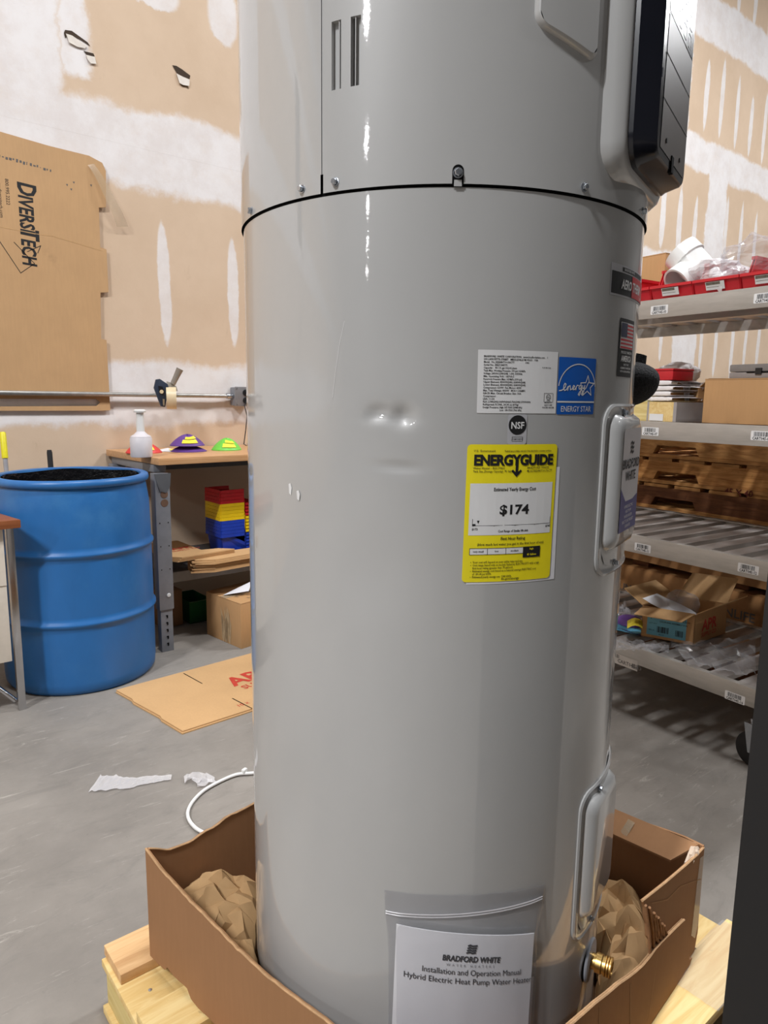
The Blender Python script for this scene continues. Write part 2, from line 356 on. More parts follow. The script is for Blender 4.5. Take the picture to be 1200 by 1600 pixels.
# ================================================================== high bay lamps
emi = N('lamp_diffuser'); emi.bsdf.inputs['Emission Color'].default_value = (1, .97, .95, 1); emi.bsdf.inputs['Emission Strength'].default_value = 9
for i, (x, y, wt) in enumerate(LAMPS):
    t = thing('high_bay_lamp', (x, y, CEIL), 'long white high bay lamp hanging under the warehouse ceiling', 'lamp', 'high bay lamps in rows')
    MB().box((x, y, CEIL-.42), (1.2, .34, .06)).build('housing', WHITEP, t, bevel=.01)
    for s in (-1, 1): MB().tube([(x+s*.4, y, CEIL-.39), (x+s*.4, y, CEIL)], .008).build('hanger_rod', STEEL, t)
    MB().box((x, y, CEIL-.4525), (1.12, .28, .004)).build('diffuser', emi.mat, t)
    L = bpy.data.lights.new('lamp_light', 'AREA'); L.shape = 'RECTANGLE'; L.size = 1.1; L.size_y = .28; L.energy = wt; L.color = (.97, .98, 1.0)
    lo = bpy.data.objects.new('lamp_light', L); COL.objects.link(lo); lo.location = (x, y, CEIL-.458)

# ================================================================== left: cardboard sheet on the wall
yb = WD-.004
pts = [(.3, 2.42), (.55, 2.40), (.816, 2.365), (1.02, 2.35), (1.20, 2.345), (1.262, 2.325), (1.278, 2.29), (1.27, 2.12), (1.235, 2.112), (1.232, 1.925), (1.262, 1.918), (1.262, 1.712), (1.222, 1.705),
       (1.214, 1.478), (1.24, 1.474), (1.242, 1.12), (1.20, 1.118), (.3, 1.118), (.3, 1.135), (1.175, 1.142), (1.195, 1.16), (1.175, 1.176), (.3, 1.172)]
t = thing('cardboard_sheet', (.8, WD-.01, 1.12), 'large flattened cardboard box fixed to the drywall above the drum', 'cardboard')
b = MB()
cb_pts = [Vector((a, yb-.012, c)) for a, c in pts]
b.prism(cb_pts, (0, .006, 0)).build('board', CBW, t)
b = MB()
f = pl((.895, yb-.0125, 2.168), (0, 0, -1), (1, 0, 0))   # text runs down, tops to the right
for s, x0, sz in (('D', 0, .110), ('IVERSI', .058, .086), ('T', .205, .110), ('ECH', .252, .086)):
    put(b, s, x0, -.022, sz, f, sx=.72, offset=.030, shear=.10)
tri = [(.255, .06), (.335, -.05)]
stroke(b, [(.275, -.055), (.36, .028)], .003, f); stroke(b, [(.36, .028), (.41, -.035), (.19, -.17)], .003, f); stroke(b, [(.31, .045), (.275, .06), (.31, -.0)], .003, f)
put(b, '800.995.2222', 0, -.075, .021, f, offset=.0); put(b, 'www.diversitech.com', 0, -.105, .02, f)
stroke(b, [(0, 0), (0, 0)], .001, f)
b.build('printed_text', INK, t)
b = MB(); f2 = pl((.80, yb-.0125, 2.262), (1, 0, -.1), (.1, 0, 1))
rr = random.Random(3)
for k in range(16): x = .0+k*.0145; rect(b, x, rr.uniform(-.008, .0), x+rr.uniform(.003, .011), rr.uniform(.001, .009), f2)
for x, z in ((.29, -.04), (.31, -.055), (.32, -.02), (.4, -.01)): poly(b, [(x, z), (x+.01, z+.003), (x+.008, z-.008)], f2)
tag(b.build('scuff_marks', INKG, t), kind='stuff')
b = MB(); f3 = pl((.74, yb-.0127, 1.955), (1, 0, -.08), (.08, 0, 1)); stroke(b, [(0, .0), (.2, .005), (.27, .012), (.5, -.006)], .0028, f3); b.build('crease', CBL, t)
b = MB(); b.grid(5, 12, lambda u, v: Vector((1.205+.14*v+.028*(u-.5)*(1+v), yb-.016-.03*math.sin(v*3)-.004*u, 2.30-.27*v+.01*u+.005*math.sin(9*v))))
tag(b.build('tape_strip', TAPEM, t, smooth=True), 'curled clear packing tape strip')

# conduit + outlet box + hanging tape gun
t = thing('conduit_pipe', (1.0, WD-.03, 1.2), 'horizontal galvanised conduit pipe running along the drywall above the workbench', 'pipe')
MB().tube([(-.4, WD-.035, 1.205), (1.91, WD-.035, 1.2)], .0115, 14).build('pipe', CONDUIT, t, smooth=True)
for x in (.2, ): MB().box((x, WD-.015, 1.203), (.02, .034, .034)).build('strap', ZINC, t, bevel=.003)
MB().tube([(1.893, WD-.035, 1.2), (1.93, WD-.035, 1.2)], .017, 12).build('connector', ZINC, t, smooth=True)
t = thing('outlet_box', (1.985, WD-.03, 1.15), 'grey metal outlet box with two black receptacles at the end of the conduit', 'outlet box')
MB().box((1.985, WD-.033, 1.198), (.105, .062, .105)).build('box', STEEL, t, bevel=.006)
MB().box((1.985, WD-.067, 1.198), (.11, .005, .11)).build('cover_plate', mat('cast_plate', srgb(142, 140, 142), .4, .4), t, bevel=.002)
for dz in (.022, -.022):
    MB().lathe((1.997, WD-.0695, 1.198+dz), [(.019, 0), (.019, .004), (.012, .006), (.0, .006)], 20, (0, -1, 0)).build('receptacle', BLACKP, t, smooth=True)
for dx, dz in ((-.045, .045), (.045, .045), (-.045, -.045), (.045, -.045)): MB().lathe((1.985+dx, WD-.0695, 1.198+dz), [(.004, 0), (.004, .002), (0, .002)], 8, (0, -1, 0)).build('screw', ZINC, t)
pts = [ony(*p, Y) for p, Y in (((382, 634), 3.68), ((386, 650), 3.66), ((384, 672), 3.66), ((381, 694), 3.66), ((392, 700), 3.62))]
pts.insert(0, Vector((1.999, WD-.075, 1.176)))
tag(MB().tube(pts, .003, 6).build('power_cord', BLACKR, smooth=True), 'thin black cord hanging from the outlet box down to the bench', 'cord')

# tape gun: dark blade guard, cream roll, grey handle tube, hung over the conduit
def tp(px, py, Y=3.66): return ony(px, py, Y)
t = thing('tape_gun', tuple(tp(258, 636)), 'hand tape dispenser with cream tape roll hung over the conduit', 'tape dispenser')
ol = [(244, 593), (250, 592), (262, 600), (264, 606), (262, 618), (258, 636), (252, 635), (247, 622), (241, 606)]
MB().prism([tp(*p, 3.63) for p in ol], (0, .012, 0)).build('side_plate', TOOL, t, bevel=.002)
MB().prism([tp(*p, 3.625) for p in [(248, 603), (254, 604), (257, 612), (254, 616), (249, 611)]], (0, .004, 0)).build('hub', BLACKP, t)
MB().lathe(tp(252.5, 612, 3.624), [(.0, -.002), (.010, -.002), (.010, .006)], 16, (0, 1, 0)).build('hub_cap', CREAM, t, smooth=True)
MB().prism([tp(*p, 3.624) for p in [(254, 623), (257.5, 624), (257, 634), (254.5, 634)]], (0, .004, 0)).build('blade', CHROME, t)
c = tp(264, 622, 3.66)
MB().lathe(c+Vector((-.02, -.015, 0)), [(.036, 0), (.058, 0), (.058, .05), (.036, .05), (.036, 0)], 32, (.92, -.38, 0)).build('tape_roll', mat('cream_tape', srgb(222, 204, 168), .35), t, smooth=True, angle=50)
a, bb = tp(270, 600, 3.64), tp(281, 577, 3.62)
MB().tube([a, a.lerp(bb, .5), bb, bb+(bb-a)*.02], [.014, .0155, .0185, .019], 16, False).build('handle', mat('grey_handle', srgb(150, 142, 132), .4, .2), t, smooth=True)
MB().prism([tp(*p, 3.64) for p in [(262, 596), (268, 598), (276, 604), (278, 611), (266, 610), (263, 606)]], (0, .02, 0)).build('bracket', mat('handle_bracket', srgb(186, 180, 170), .35, .3), t, bevel=.002)

# ================================================================== workbench
BY = 3.10; BX = 1.232; BT = .918; BR = 2.95
t = thing('workbench', (BX, BY, 0), 'steel framed workbench with worn maple laminate top against the drywall', 'workbench')
MB().prism([(BX, BY, BT-.032), (BR, BY, BT-.032), (BR, WD-.01, BT-.032), (BX-.02, WD-.01, BT-.032)], (0, 0, .032)).build('bench_top', BENCHW, t, bevel=.003)
for x in (BX+.03, BR-.1):
    ch = MB(); ch.box((x, (BY+WD)/2+.02, BT-.034-.018), (.06, WD-BY-.09, .036)); ch.build('top_channel', STEEL, t, bevel=.004)
rail = MB(); rail.box(((BX+BR)/2, WD-.07, BT-.075), (BR-BX-.2, .03, .08)); rail.build('rear_rail', STEELD, t)
def bleg(x, y, front):
    lg = MB()
    z0 = .205
    lg.prism([(x, y, z0), (x+.07, y, z0), (x+.07, y+.055, z0), (x, y+.055, z0)], (0, 0, BT-.07-z0))
    o = lg.build('leg', STEEL, t, bevel=.003)
    fo = MB().prism([(x+.006, y+.006, 0), (x+.064, y+.006, 0), (x+.064, y+.05, 0), (x+.006, y+.05, 0)], (0, 0, z0+.06)).build('leg_extension', STEEL, o, bevel=.002)
    if front:
        MB().prism([(x-.004, y-.004, BT-.07), (x+.075, y-.004, BT-.07), (x+.07, y-.004, BT-.13), (x+.05, y-.004, BT-.16), (x+.02, y-.004, BT-.15)], (0, .003, 0)).build('gusset', STEELD, o)
        k = MB()
        for z in (.752, .712): k.lathe((x+.042, y-.0015, z), [(0, 0), (.017, 0), (.019, .003)], 20, (0, 1, 0))
        tag(k.build('cable_knockout', mat('knockout_brown', srgb(112, 84, 66), .7), o), 'round brown knockouts near the top of the leg')
        k = MB()
        for z in (.62, .51, .40):
            for dx in (.016, .056): k.box((x+dx, y-.0008, z), (.004, .001, .005))
        for i in range(5):
            z = .17-.034*i; k.box((x+.037, y+.0045, z), (.006, .002, .012)); k.box((x+.035, y+.0045, z+.006), (.009, .002, .004))
        k.build('slot_holes', BLK, o)
        MB().lathe((x+.045, y-.001, .275), [(0, .0035), (.008, .003), (.01, 0)], 16, (0, -1, 0)).build('bolt_head', WHITEP, o, smooth=True)
bleg(1.212, BY+.005, True); bleg(1.212, WD-.09, False); bleg(BR-.16, BY+.005, False); bleg(BR-.16, WD-.09, False)
MB().box(((1.28+BR)/2-.05, 3.45, .352), (BR-1.45, .52, .018)).build('lower_shelf', STEELD, t, bevel=.002)
MB().box(((1.28+BR)/2-.05, 3.185, .335), (BR-1.42, .016, .05)).build('shelf_rail', mat('shelf_rail_grey', srgb(120, 118, 116), .5), t)

# bottle on the bench
p = ony(221, 705, 3.22); bx_, by_ = p.x, p.y
t = thing('pump_bottle', (bx_, by_, BT), 'white plastic bottle with long thin neck standing on the bench corner', 'bottle')
MB().lathe((bx_, by_, BT), [(0, 0), (.047, 0), (.049, .004), (.049, .085), (.046, .09), (.046, .094), (.03, .104), (.022, .112), (.017, .118)], 40).build('body', mat('translucent_bottle', srgb(212, 208, 212), .35, 0, .02), t, smooth=True)
MB().lathe((bx_, by_, BT), [(.018, .1165), (.0175, .15), (.0165, .202), (.0, .202)], 28).build('neck', WHITEP, t, smooth=True)
MB().lathe((bx_, by_, BT), [(.0, .2025), (.026, .2025), (.0275, .206), (.0275, .212), (.02, .2165), (0, .2165)], 28).build('cap', WHITEP, t, smooth=True)

def dome(name, px, py, Y, wd, h, m, label, n=1, rz=0, stick=True, dz=0, sk=0, grp=None):
    c = ony(px, py, Y); c.z = BT+dz
    t = thing(name, tuple(c), label, 'plastic dome', grp)
    b = MB()
    def fn(u, v):
        a = 2*PI*u; r_ = wd*(1-v)
        return c + Vector((r_*math.cos(a)+sk*h*(v), r_*math.sin(a)*.9, .003+h*(1-(1-v)**2.1)*(1+.08*math.sin(3*a+px))))
    b.grid(33, 9, fn)
    b.build('dome', m, t, smooth=True, solid=.002)
    b = MB(); b.grid(33, 2, lambda u, v: c + Vector(((wd-.004*v)*math.cos(2*PI*u), (wd-.004*v)*math.sin(2*PI*u)*.9, .0005+.004*v))); b.build('rim', m, t)
    if stick:
        for sgn in (0, 1):
            b = MB()
            def f4(u, v):
                aa = -PI/2-.75+.15*sgn+1.1*u; vv = .10+.25*sgn+.2*v
                q = fn((aa/(2*PI)) % 1, vv+.0); return q + Vector((0, -.0022, .003))
            b.grid(9, 4, f4); b.build('sticker', STICKY, t)
    return t
dome('dome_disc', 225, 706, 3.45, .088, .052, REDD, 'low red plastic dome with yellow sticker behind the bottle')
dome('dome_disc', 295, 706, 3.42, .092, .028, PURP, 'flat purple plastic dome lying under another purple dome', stick=False)
dome('dome_disc', 293, 702, 3.42, .088, .052, PURP, 'upper purple plastic dome with two yellow stickers', dz=.030)
dome('dome_disc', 354, 706, 3.42, .080, .056, LIME, 'lime green plastic dome with yellow and white sticker on the bench')
dome('dome_disc', 410, 707, 3.42, .075, .06, ORANGE, 'orange plastic dome at the hidden end of the bench', stick=False)
for i, (pxs, m, lab) in enumerate((([(238, 704), (262, 699), (275, 702), (268, 705)], PAPER, 'white paper slip beside the bottle'), ([(264, 701), (276, 700), (280, 703), (268, 704)], STICKY, 'yellow sticky slip between the white slips'), ([(283, 702), (293, 701), (303, 704), (290, 705)], STICKY, 'yellow sticky slip in front of the purple domes'))):
    b = MB(); b.prism([onz(a, c_+1, BT+.001+i*.0012) for a, c_ in pxs], (0, 0, .0008)); tag(b.build('paper_slip', m), lab, 'paper')

# bins on the lower shelf (nested hopper bins)
def bin_nest(x0, y0, z0, L, Wd, H, m, label, group, lip=.0165):
    t = thing('hopper_bin', (x0, y0, z0), label, 'bin', group)
    b = MB(); a = .012
    bot = [(x0+a, y0+a, z0), (x0+L*.80, y0+a, z0), (x0+L*.80, y0+Wd-a, z0), (x0+a, y0+Wd-a, z0)]
    b.prism(bot, (0, 0, .002))
    sd = [(x0, z0+H), (x0+L*.62, z0+H), (x0+L*.68, z0+H*.45), (x0+L, z0+H*.45), (x0+L*.82, z0), (x0+a, z0)]
    for s in (0, 1):
        y = y0+s*(Wd-.003)
        b.prism([(p[0], y + (a if p[1] < z0+.001 else 0)*(1-2*s), p[1]) for p in sd], (0, .003, 0))
    b.prism([(x0+a, y0+a, z0), (x0+a, y0+Wd-a, z0), (x0, y0+Wd, z0+H), (x0, y0, z0+H)], (.003, 0, 0))
    b.prism([(x0+L*.8, y0+a, z0), (x0+L*.8, y0+Wd-a, z0), (x0+L, y0+Wd, z0+H*.45), (x0+L, y0, z0+H*.45)], (.003, 0, 0))
    b.build('bin_body', m, t)
    b = MB()
    for s in (0, 1): b.box((x0+L*.31, y0+s*Wd+(-.004 if s == 0 else .004), z0+H-lip/2), (L*.62+.006, .008, lip))
    b.box((x0-.004, y0+Wd/2, z0+H-lip/2), (.008, Wd+.01, lip)); b.build('rolled_rim', m, t)
    b = MB().box((x0+L*.84, y0-.0055, z0+H*.45-.008), (L*.32, .006, .012)); b.box((x0+L+.004, y0+Wd/2, z0+H*.45-.01), (.008, Wd, .02)); b.build('front_lip', m, t)
    return t
bx0, by0 = 1.60, 3.24
z = .362
labs = {'blue': BLUB, 'yellow': YELP, 'red': REDP}
seq = [('blue', BLUB, 5), ('yellow', YELP, 5), ('red', REDP, 4)]
zz = .372; H = .13
for cname, m, n in seq:
    for k in range(n):
        nm = {0: 'lowest', n-1: 'topmost'}.get(k, ['', 'second', 'third', 'fourth', 'fifth'][k] if k else '')
        bin_nest(bx0+.0005*k, by0, zz, .20, .16, H, m, '%s stacking hopper bin, %s %s one in the nest under the bench' % (cname, nm, cname), 'nested hopper bins under the bench')
        zz += .0175
# flattened cartons on the lower shelf
def carton(pts, zt, m, name, label, n=1, th=.006, grp=None, edge=True):
    t = thing(name, (pts[0][0], pts[0][1], zt), label, 'cardboard', grp)
    MB().prism([(a, b_, zt) for a, b_ in pts], (0, 0, th*.45)).build('lower_layer', CBL, t)
    MB().prism([(a+.002, b_+.002, zt+th*.52) for a, b_ in pts], (0, 0, th*.45)).build('upper_layer', m, t)
    return t
zz = .3625; rr = random.Random(5)
for k in range(9):
    d = rr.uniform(-.008, .008); s = .012*k*(1 if k < 5 else .8)
    P = [(1.395-s+d, 3.17+d), (1.72, 3.10+d), (1.80, 3.30), (1.475, 3.40)]
    if k > 4: P = [(1.395-s+d, 3.20+d), (1.70, 3.13+d), (1.78, 3.2), (1.47, 3.21)]
    P = [(1.37+.006*((k*3) % 5), 3.10+d), (1.47+d, 3.055+d), (1.76, 3.08+d), (1.76, 3.205), (1.50, 3.208), (1.40, 3.208)]
    carton(P, zz, CBL, 'flattened_carton', 'flattened brown carton, %s of the stack in front of the nested bins' % ['lowest', 'second from bottom', 'third from bottom', 'fourth from bottom', 'fifth from bottom', 'sixth from bottom', 'seventh from bottom', 'second from the top', 'topmost'][k], grp='flattened cartons on the lower shelf')
    zz += .0068
for k in range(3):
    P = [(1.285, 3.165), (1.31+.01*k, 3.11), (1.62, 3.14), (1.56, 3.2), (1.475, 3.215), (1.475, 3.50), (1.30, 3.52)]
    t = carton(P, zz, CBL, 'flattened_carton', 'larger flattened carton laid over the stack, %s of three' % ['lowest', 'middle', 'topmost with red print, uppermost'][k], grp='larger flattened cartons on the stack', th=.0065)
    zz += .0072
b = MB(); f = pl((1.36, 3.28, zz+.0004), (1, .12, 0), (-.12, 1, 0)); put(b, 'APR', 0, 0, .06, f, offset=.02); put(b, 'SUPPLY CO', -.02, -.035, .03, f, offset=.01); b.build('printed_text', INKR, t)

# boxes on the floor under the bench
def crate(name, p0, ux, uy, h, m, label, cat='box', tape=True, top=None, closed=True, parts=True, scrib=False):
    """closed carton: p0 near corner on the floor, ux, uy edge vectors"""
    p0 = Vector(p0); ux = Vector(ux); uy = Vector(uy)
    t = thing(name, tuple(p0), label, cat)
    b = MB(); b.prism([p0, p0+ux, p0+ux+uy, p0+uy], (0, 0, h-.004)); b.build('body', m, t, bevel=.002)
    g = .002
    for s in (0, 1):
        a0 = p0 + uy*(.5*s) + uy.normalized()*g*s + Vector((0, 0, h-.0035))
        MB().prism([a0, a0+ux, a0+ux+uy*.5-uy.normalized()*g, a0+uy*.5-uy.normalized()*g], (0, 0, .0035)).build('top_flap', m, t)
    if tape:
        b = MB(); c0 = p0+uy*.5-uy.normalized()*.025+Vector((0, 0, h+.0004)); b.prism([c0, c0+ux, c0+ux+uy.normalized()*.05, c0+uy.normalized()*.05], (0, 0, .0004)); b.build('tape', TAPEM, t)
    return t
c0 = Vector((1.535, 2.925, 0)); t = crate('shipping_carton', c0, (.30, .06, 0), (-.035, .30, 0), .225, CB, 'taped brown carton standing on the floor under the bench')
b = MB(); n_ = Vector((-.035, .30, 0)).normalized(); f = lambda x, z: c0 + n_*x + Vector((-.002, 0, 0)) + Vector((0, 0, z))
rr = random.Random(2)
for k in range(8): x = .12+rr.uniform(-.03, .03); poly(b, [(x, .0), (x+.012, .02), (x+rr.uniform(0, .02), .18+rr.uniform(-.04, .03)), (x-.012, .1)], f)
b.build('side_tape', TAPEG, t)
b = MB(); f = lambda x, y: c0 + Vector((.30, .06, 0)).normalized()*x + n_*y + Vector((0, 0, .2258))
for k in range(14): x = rr.uniform(.03, .2); y = rr.uniform(.03, .13); stroke(b, [(x, y), (x+rr.uniform(-.02, .02), y+rr.uniform(-.02, .02)), (x+rr.uniform(0, .03), y+rr.uniform(-.01, .01))], .002, f)
b.build('pen_scribble', INKG, t)
b = MB(); b.grid(6, 6, lambda u, v: Vector((1.53+.10*u+.09*v, 3.10+.06*v-.08*u, .2285+.075*(u*(1-abs(v-.5)*1.4)))) ); tag(b.build('loose_paper', PAPER, smooth=True), 'white sheet of paper curled on top of the taped carton', 'paper')
crate('small_carton', (1.36, 3.44, 0), (.11, .01, 0), (-.01, .14, 0), .19, CBX, 'small plain brown carton standing behind the bench leg', tape=False)
t = thing('floor_bin', (1.52, 3.43, 0), 'dark green plastic bin on the floor under the bench shelf', 'bin')
b = MB(); b.prism([(1.50, 3.43, 0), (1.62, 3.43, 0), (1.62, 3.65, 0), (1.50, 3.65, 0)], (0, 0, .004))
for P in ([(1.50, 3.43), (1.62, 3.43)], [(1.62, 3.43), (1.62, 3.65)], [(1.62, 3.65), (1.50, 3.65)], [(1.50, 3.65), (1.50, 3.43)]):
    b.add([(P[0][0], P[0][1], 0), (P[1][0], P[1][1], 0), (P[1][0], P[1][1], .12), (P[0][0], P[0][1], .12)], [(0, 1, 2, 3)])
b.build('bin_body', GRNP, t)
MB().box((1.56, 3.422, .113), (.13, .012, .014)).build('rim', GRNP, t)
MB().lathe((1.135, 3.52, .05), [(0, -.11), (.045, -.11), (.05, -.1), (.05, .1), (.045, .11), (0, .11)], 20, (.3, 1, 0)).build('pvc_stub', CREAM, smooth=True)
tag(bpy.data.objects['pvc_stub'], 'cream coloured pipe stub lying behind the drum and the bench leg', 'pipe stub')

# ================================================================== drum
DX, DY, DR = .865, 3.125, .305
t = thing('plastic_drum', (DX, DY, 0), 'open blue plastic drum lined with a black bag beside the workbench', 'drum')
prof = [(0, .0), (DR-.03, .0), (DR-.012, .004), (DR-.003, .02), (DR, .05)]
for zr in (.295, .575):
    prof += [(DR+.002, zr-.03), (DR+.002, zr-.012), (DR+.011, zr-.005), (DR+.011, zr+.005), (DR+.002, zr+.012), (DR+.002, zr+.03)]
prof += [(DR-.001, .75), (DR-.010, .815), (DR-.014, .835)]
MB().lathe((DX, DY, 0), prof, 96).build('drum_body', BLUEP, t, smooth=True, angle=60)
MB().lathe((DX, DY, 0), [(DR-.0135, .836), (DR-.001, .842), (DR+.002, .852), (DR-.001, .866), (DR-.012, .871), (DR-.03, .868), (DR-.033, .855), (DR-.036, .80), (DR-.04, .45)], 96).build('rim', BLUEP, t, smooth=True, angle=60)
b = MB(); b.grid(97, 10, lambda u, v: Vector((DX, DY, 0)) + Vector(((DR-.037-.03*v**2+.004*fnoise((math.cos(2*PI*u)*4, math.sin(2*PI*u)*4, v*3))*(v > 0))*math.cos(2*PI*u), (DR-.037-.03*v**2)*math.sin(2*PI*u), .862+.003*math.sin(5*2*PI*u+1)-.4*v**1.5))); b.add([Vector((DX+(DR-.056)*math.cos(2*PI*k/32), DY+(DR-.056)*math.sin(2*PI*k/32), .47)) for k in range(32)], [tuple(range(32))])
o = b.build('bin_liner', LINER, smooth=True); tag(o, 'black bag lining the inside of the blue drum', 'bag')

# handles behind the drum, poking up
p1 = ony(77, 703, 3.56); q = Vector((p1.x+.02, 3.56, .012)); p0 = p1; dirr = (q-p1).normalized()
o = MB().tube([p1, p1+dirr*.012, q], [.0095, .012, .012], 12).build('black_stick', BLACKR, smooth=True); tag(o, 'black rubber stick sticking up behind the rim of the blue drum', 'stick')
t = thing('broom_handle', tuple(ony(8, 742, 3.6)), 'grey pole with a yellow grip leaning behind the drum at the left edge', 'pole')
a, c_ = ony(4, 675, 3.62), ony(8, 716, 3.60)
MB().tube([a, a.lerp(c_, .05), c_], [.010, .0135, .0135], 14).build('grip', mat('yellow_grip', srgb(226, 214, 30), .45), t, smooth=True)
d_ = (c_-a).normalized(); MB().tube([c_, c_+d_*(c_.z/abs(d_.z)-.012)], .010, 12).build('pole', mat('pole_grey', srgb(168, 166, 170), .4, .3), t, smooth=True)

# ================================================================== desk at the left edge
t = thing('office_desk', (.55, 2.84, 0), 'desk with brown laminate top, beige panel and chrome leg at the left edge', 'desk')
top = [(.586, 2.797), (.557, 2.993), (.53, 3.17), (-.55, 3.17), (-.55, 2.80)]
MB().prism([(a, b_, .715) for a, b_ in top], (0, 0, .030)).build('desk_top', DESKW, t, bevel=.002)
MB().box((-.02, 2.835, .46), (1.10, .018, .505)).build('front_panel', BEIGE, t, bevel=.002)
MB().box((-.02, 2.8245, .606), (1.10, .002, .21)).build('drawer_front', BEIGE, t)
MB().box((.40, 2.822, .60), (.14, .004, .045)).build('drawer_pull', mat('tan_pull', srgb(190, 160, 128), .5), t, bevel=.001)
for x, y in ((.556, 2.852), (-.52, 2.852), (.50, 3.14), (-.52, 3.14)): MB().box((x, y, .3575), (.026, .026, .715)).build('leg', CHROME, t, bevel=.002)
MB().tube([(.54, 2.875, .03), (.30, 2.98, .30)], .009, 10).build('brace', CHROME, t, smooth=True)

# ================================================================== floor litter
th = .005
P = [onz(*p, .0) for p in ((181, 1083), (392, 1025), (460, 1006), (470, 1080), (392, 1113), (285, 1148), (252, 1128), (250, 1124), (208, 1101), (206, 1097))]
t = thing('flattened_box', tuple(P[0]), 'large flattened brown carton with red lettering lying on the floor by the heater', 'cardboard')
MB().prism([q + Vector((0, 0, .0005)) for q in P], (0, 0, th)).build('lower_board', CBL, t)
P2 = [q + Vector((.004, .006, th+.001)) for q in P]
MB().prism(P2, (0, 0, th)).build('upper_board', CBL, t)
f = lambda px, py: onz(px, py, 2*th+.0018)
b = MB()
xd = (f(430, 1040)-f(372, 1060)); yd = (f(372, 1060)-f(378, 1074)).normalized(); ff = pl(f(367, 1072), xd, Vector((-xd.y, xd.x, 0)))
put(b, 'APR', 0, 0, .125, ff, offset=.03, sx=1.0); put(b, 'SUPPLY CO', .01, -.055, .052, ff, offset=.02)
put(b, '10 x', -.11, -.175, .03, ff, offset=.004)
b.build('printed_text', INKR, t)
b = MB()
for a, c_ in (((287, 1052), (316, 1068)), ((363, 1091), (394, 1107))):
    v0, v1 = f(*a), f(*c_); s = (v1-v0).normalized().cross(Vector((0, 0, 1)))*.002; b.add([v0-s, v1-s, v1+s, v0+s], [(0, 1, 2, 3)])
b.build('flap_slot', BLK, t)

# torn plastic strip and clear scrap
def crumple(name, px_pts, m, label, cat, amp=.012, base=.004, nu=26, nv=6, seed=1, wd=(.03, .03)):
    cs = [onz(*p, .0) for p in px_pts]
    def fn(u, v):
        s = u*(len(cs)-1); i = min(int(s), len(cs)-2); q = cs[i].lerp(cs[i+1], s-i); d = (cs[i+1]-cs[i]).normalized(); nn = Vector((-d.y, d.x, 0))
        w_ = wd[0]+(wd[1]-wd[0])*u
        q = q + nn*((v-.5)*w_*(1+.35*fnoise((u*9+seed, 0, 0)))) ; q.z = base+amp*abs(fnoise((u*12+seed*3, v*3, seed), 1.3)); return q
    b = MB(); b.grid(nu, nv, fn); return tag(b.build(name, m), label, cat)
crumple('plastic_strip', [(148, 1226), (170, 1226), (200, 1226), (235, 1220), (268, 1217)], FILMW, 'torn white plastic strip lying on the concrete left of the heater', 'plastic scrap', wd=(.10, .025), amp=.007)
crumple('plastic_scrap', [(288, 1222), (305, 1219), (320, 1222), (324, 1230)], FILMW, 'small crumpled clear plastic scrap beside the white cable', 'plastic scrap', wd=(.035, .06), seed=5, nu=12, amp=.025)
cpts = [onz(*p, .008) for p in ((420, 1205), (392, 1208), (370, 1210), (345, 1220), (320, 1234), (303, 1250), (294, 1266), (295, 1280), (305, 1293), (318, 1301), (335, 1310))]
def smooth_path(P, n=4):
    out = []
    for i in range(len(P)-1):
        p0 = P[max(i-1, 0)]; p1 = P[i]; p2 = P[i+1]; p3 = P[min(i+2, len(P)-1)]
        for k in range(n):
            t_ = k/n; out.append(.5*((2*p1)+(p2-p0)*t_+(2*p0-5*p1+4*p2-p3)*t_*t_+(3*p1-p0-3*p2+p3)*t_**3))
    return out+[P[-1]]
t = thing('white_cable', tuple(cpts[5]), 'white cable looping over the floor behind the cardboard tray', 'cable')
MB().tube(smooth_path(cpts), .0052, 10).build('cable', WHITEP, t, smooth=True)
q = onz(382, 1204, .016); MB().box(q, (.018, .012, .012), rz=.4).build('cable_clip', WHITEP, t, bevel=.002)

# ================================================================== water heater
def cyl(th, z, r=TR): a = R(th); return Vector((TC.x+r*math.cos(a), TC.y+r*math.sin(a), z))
def cfn(thL, z0, r=TR+.0006, tilt=0.0):
    """surface map on the jacket: x metres round from thL, y metres up from z0"""
    return lambda x, y: cyl(thL+math.degrees((x+y*tilt)/TR), z0+y, r)
HZ0, SEAM, HZ1 = .158, 1.4385, 1.93
H = thing('water_heater', (TC.x, TC.y, HZ0), 'tall grey cylindrical heat pump water heater standing in a cardboard tray on a pallet', 'water heater')
# lower jacket with dents
ths = []; a = -180.0
while a < 180: ths.append(a); a += 1.0 if -160 < a < -128 else 2.5
zs = []; z = HZ0
while z < SEAM-.001: zs.append(z); z += .0045 if 1.10 < z < 1.22 else .012
zs.append(SEAM)
dents = [(-148.2, 1.182, .009, .009, .0022), (-146.0, 1.184, .010, .008, .0022), (-141.2, 1.179, .013, .012, .0042), (-144, 1.176, .03, .006, .0012), (-143.2, 1.118, .030, .005, .0013), (-140, 1.115, .02, .005, .001),
         (-148, .98, .05, .05, .0016), (-165, 1.05, .03, .10, .001), (-170, .92, .025, .09, .0012), (-172, .62, .02, .05, .0015), (-167, 1.22, .02, .06, .001), (-62, .75, .02, .12, .002)]
vs = []
for z in zs:
    for th in ths:
        d = 0
        for t0, z0, s1, s2, dp in dents:
            x = math.radians(th-t0)*TR
            if abs(x) < 3*s1 and abs(z-z0) < 3*s2: d += 1.6*dp*math.exp(-(x/s1)**2-((z-z0)/s2)**2)
        vs.append(cyl(th, z, TR-d))
n = len(ths)
b = MB(); b.add(vs, [(j*n+i, j*n+(i+1) % n, (j+1)*n+(i+1) % n, (j+1)*n+i) for j in range(len(zs)-1) for i in range(n)])
b.build('lower_jacket', TANK, H, smooth=True, angle=60)
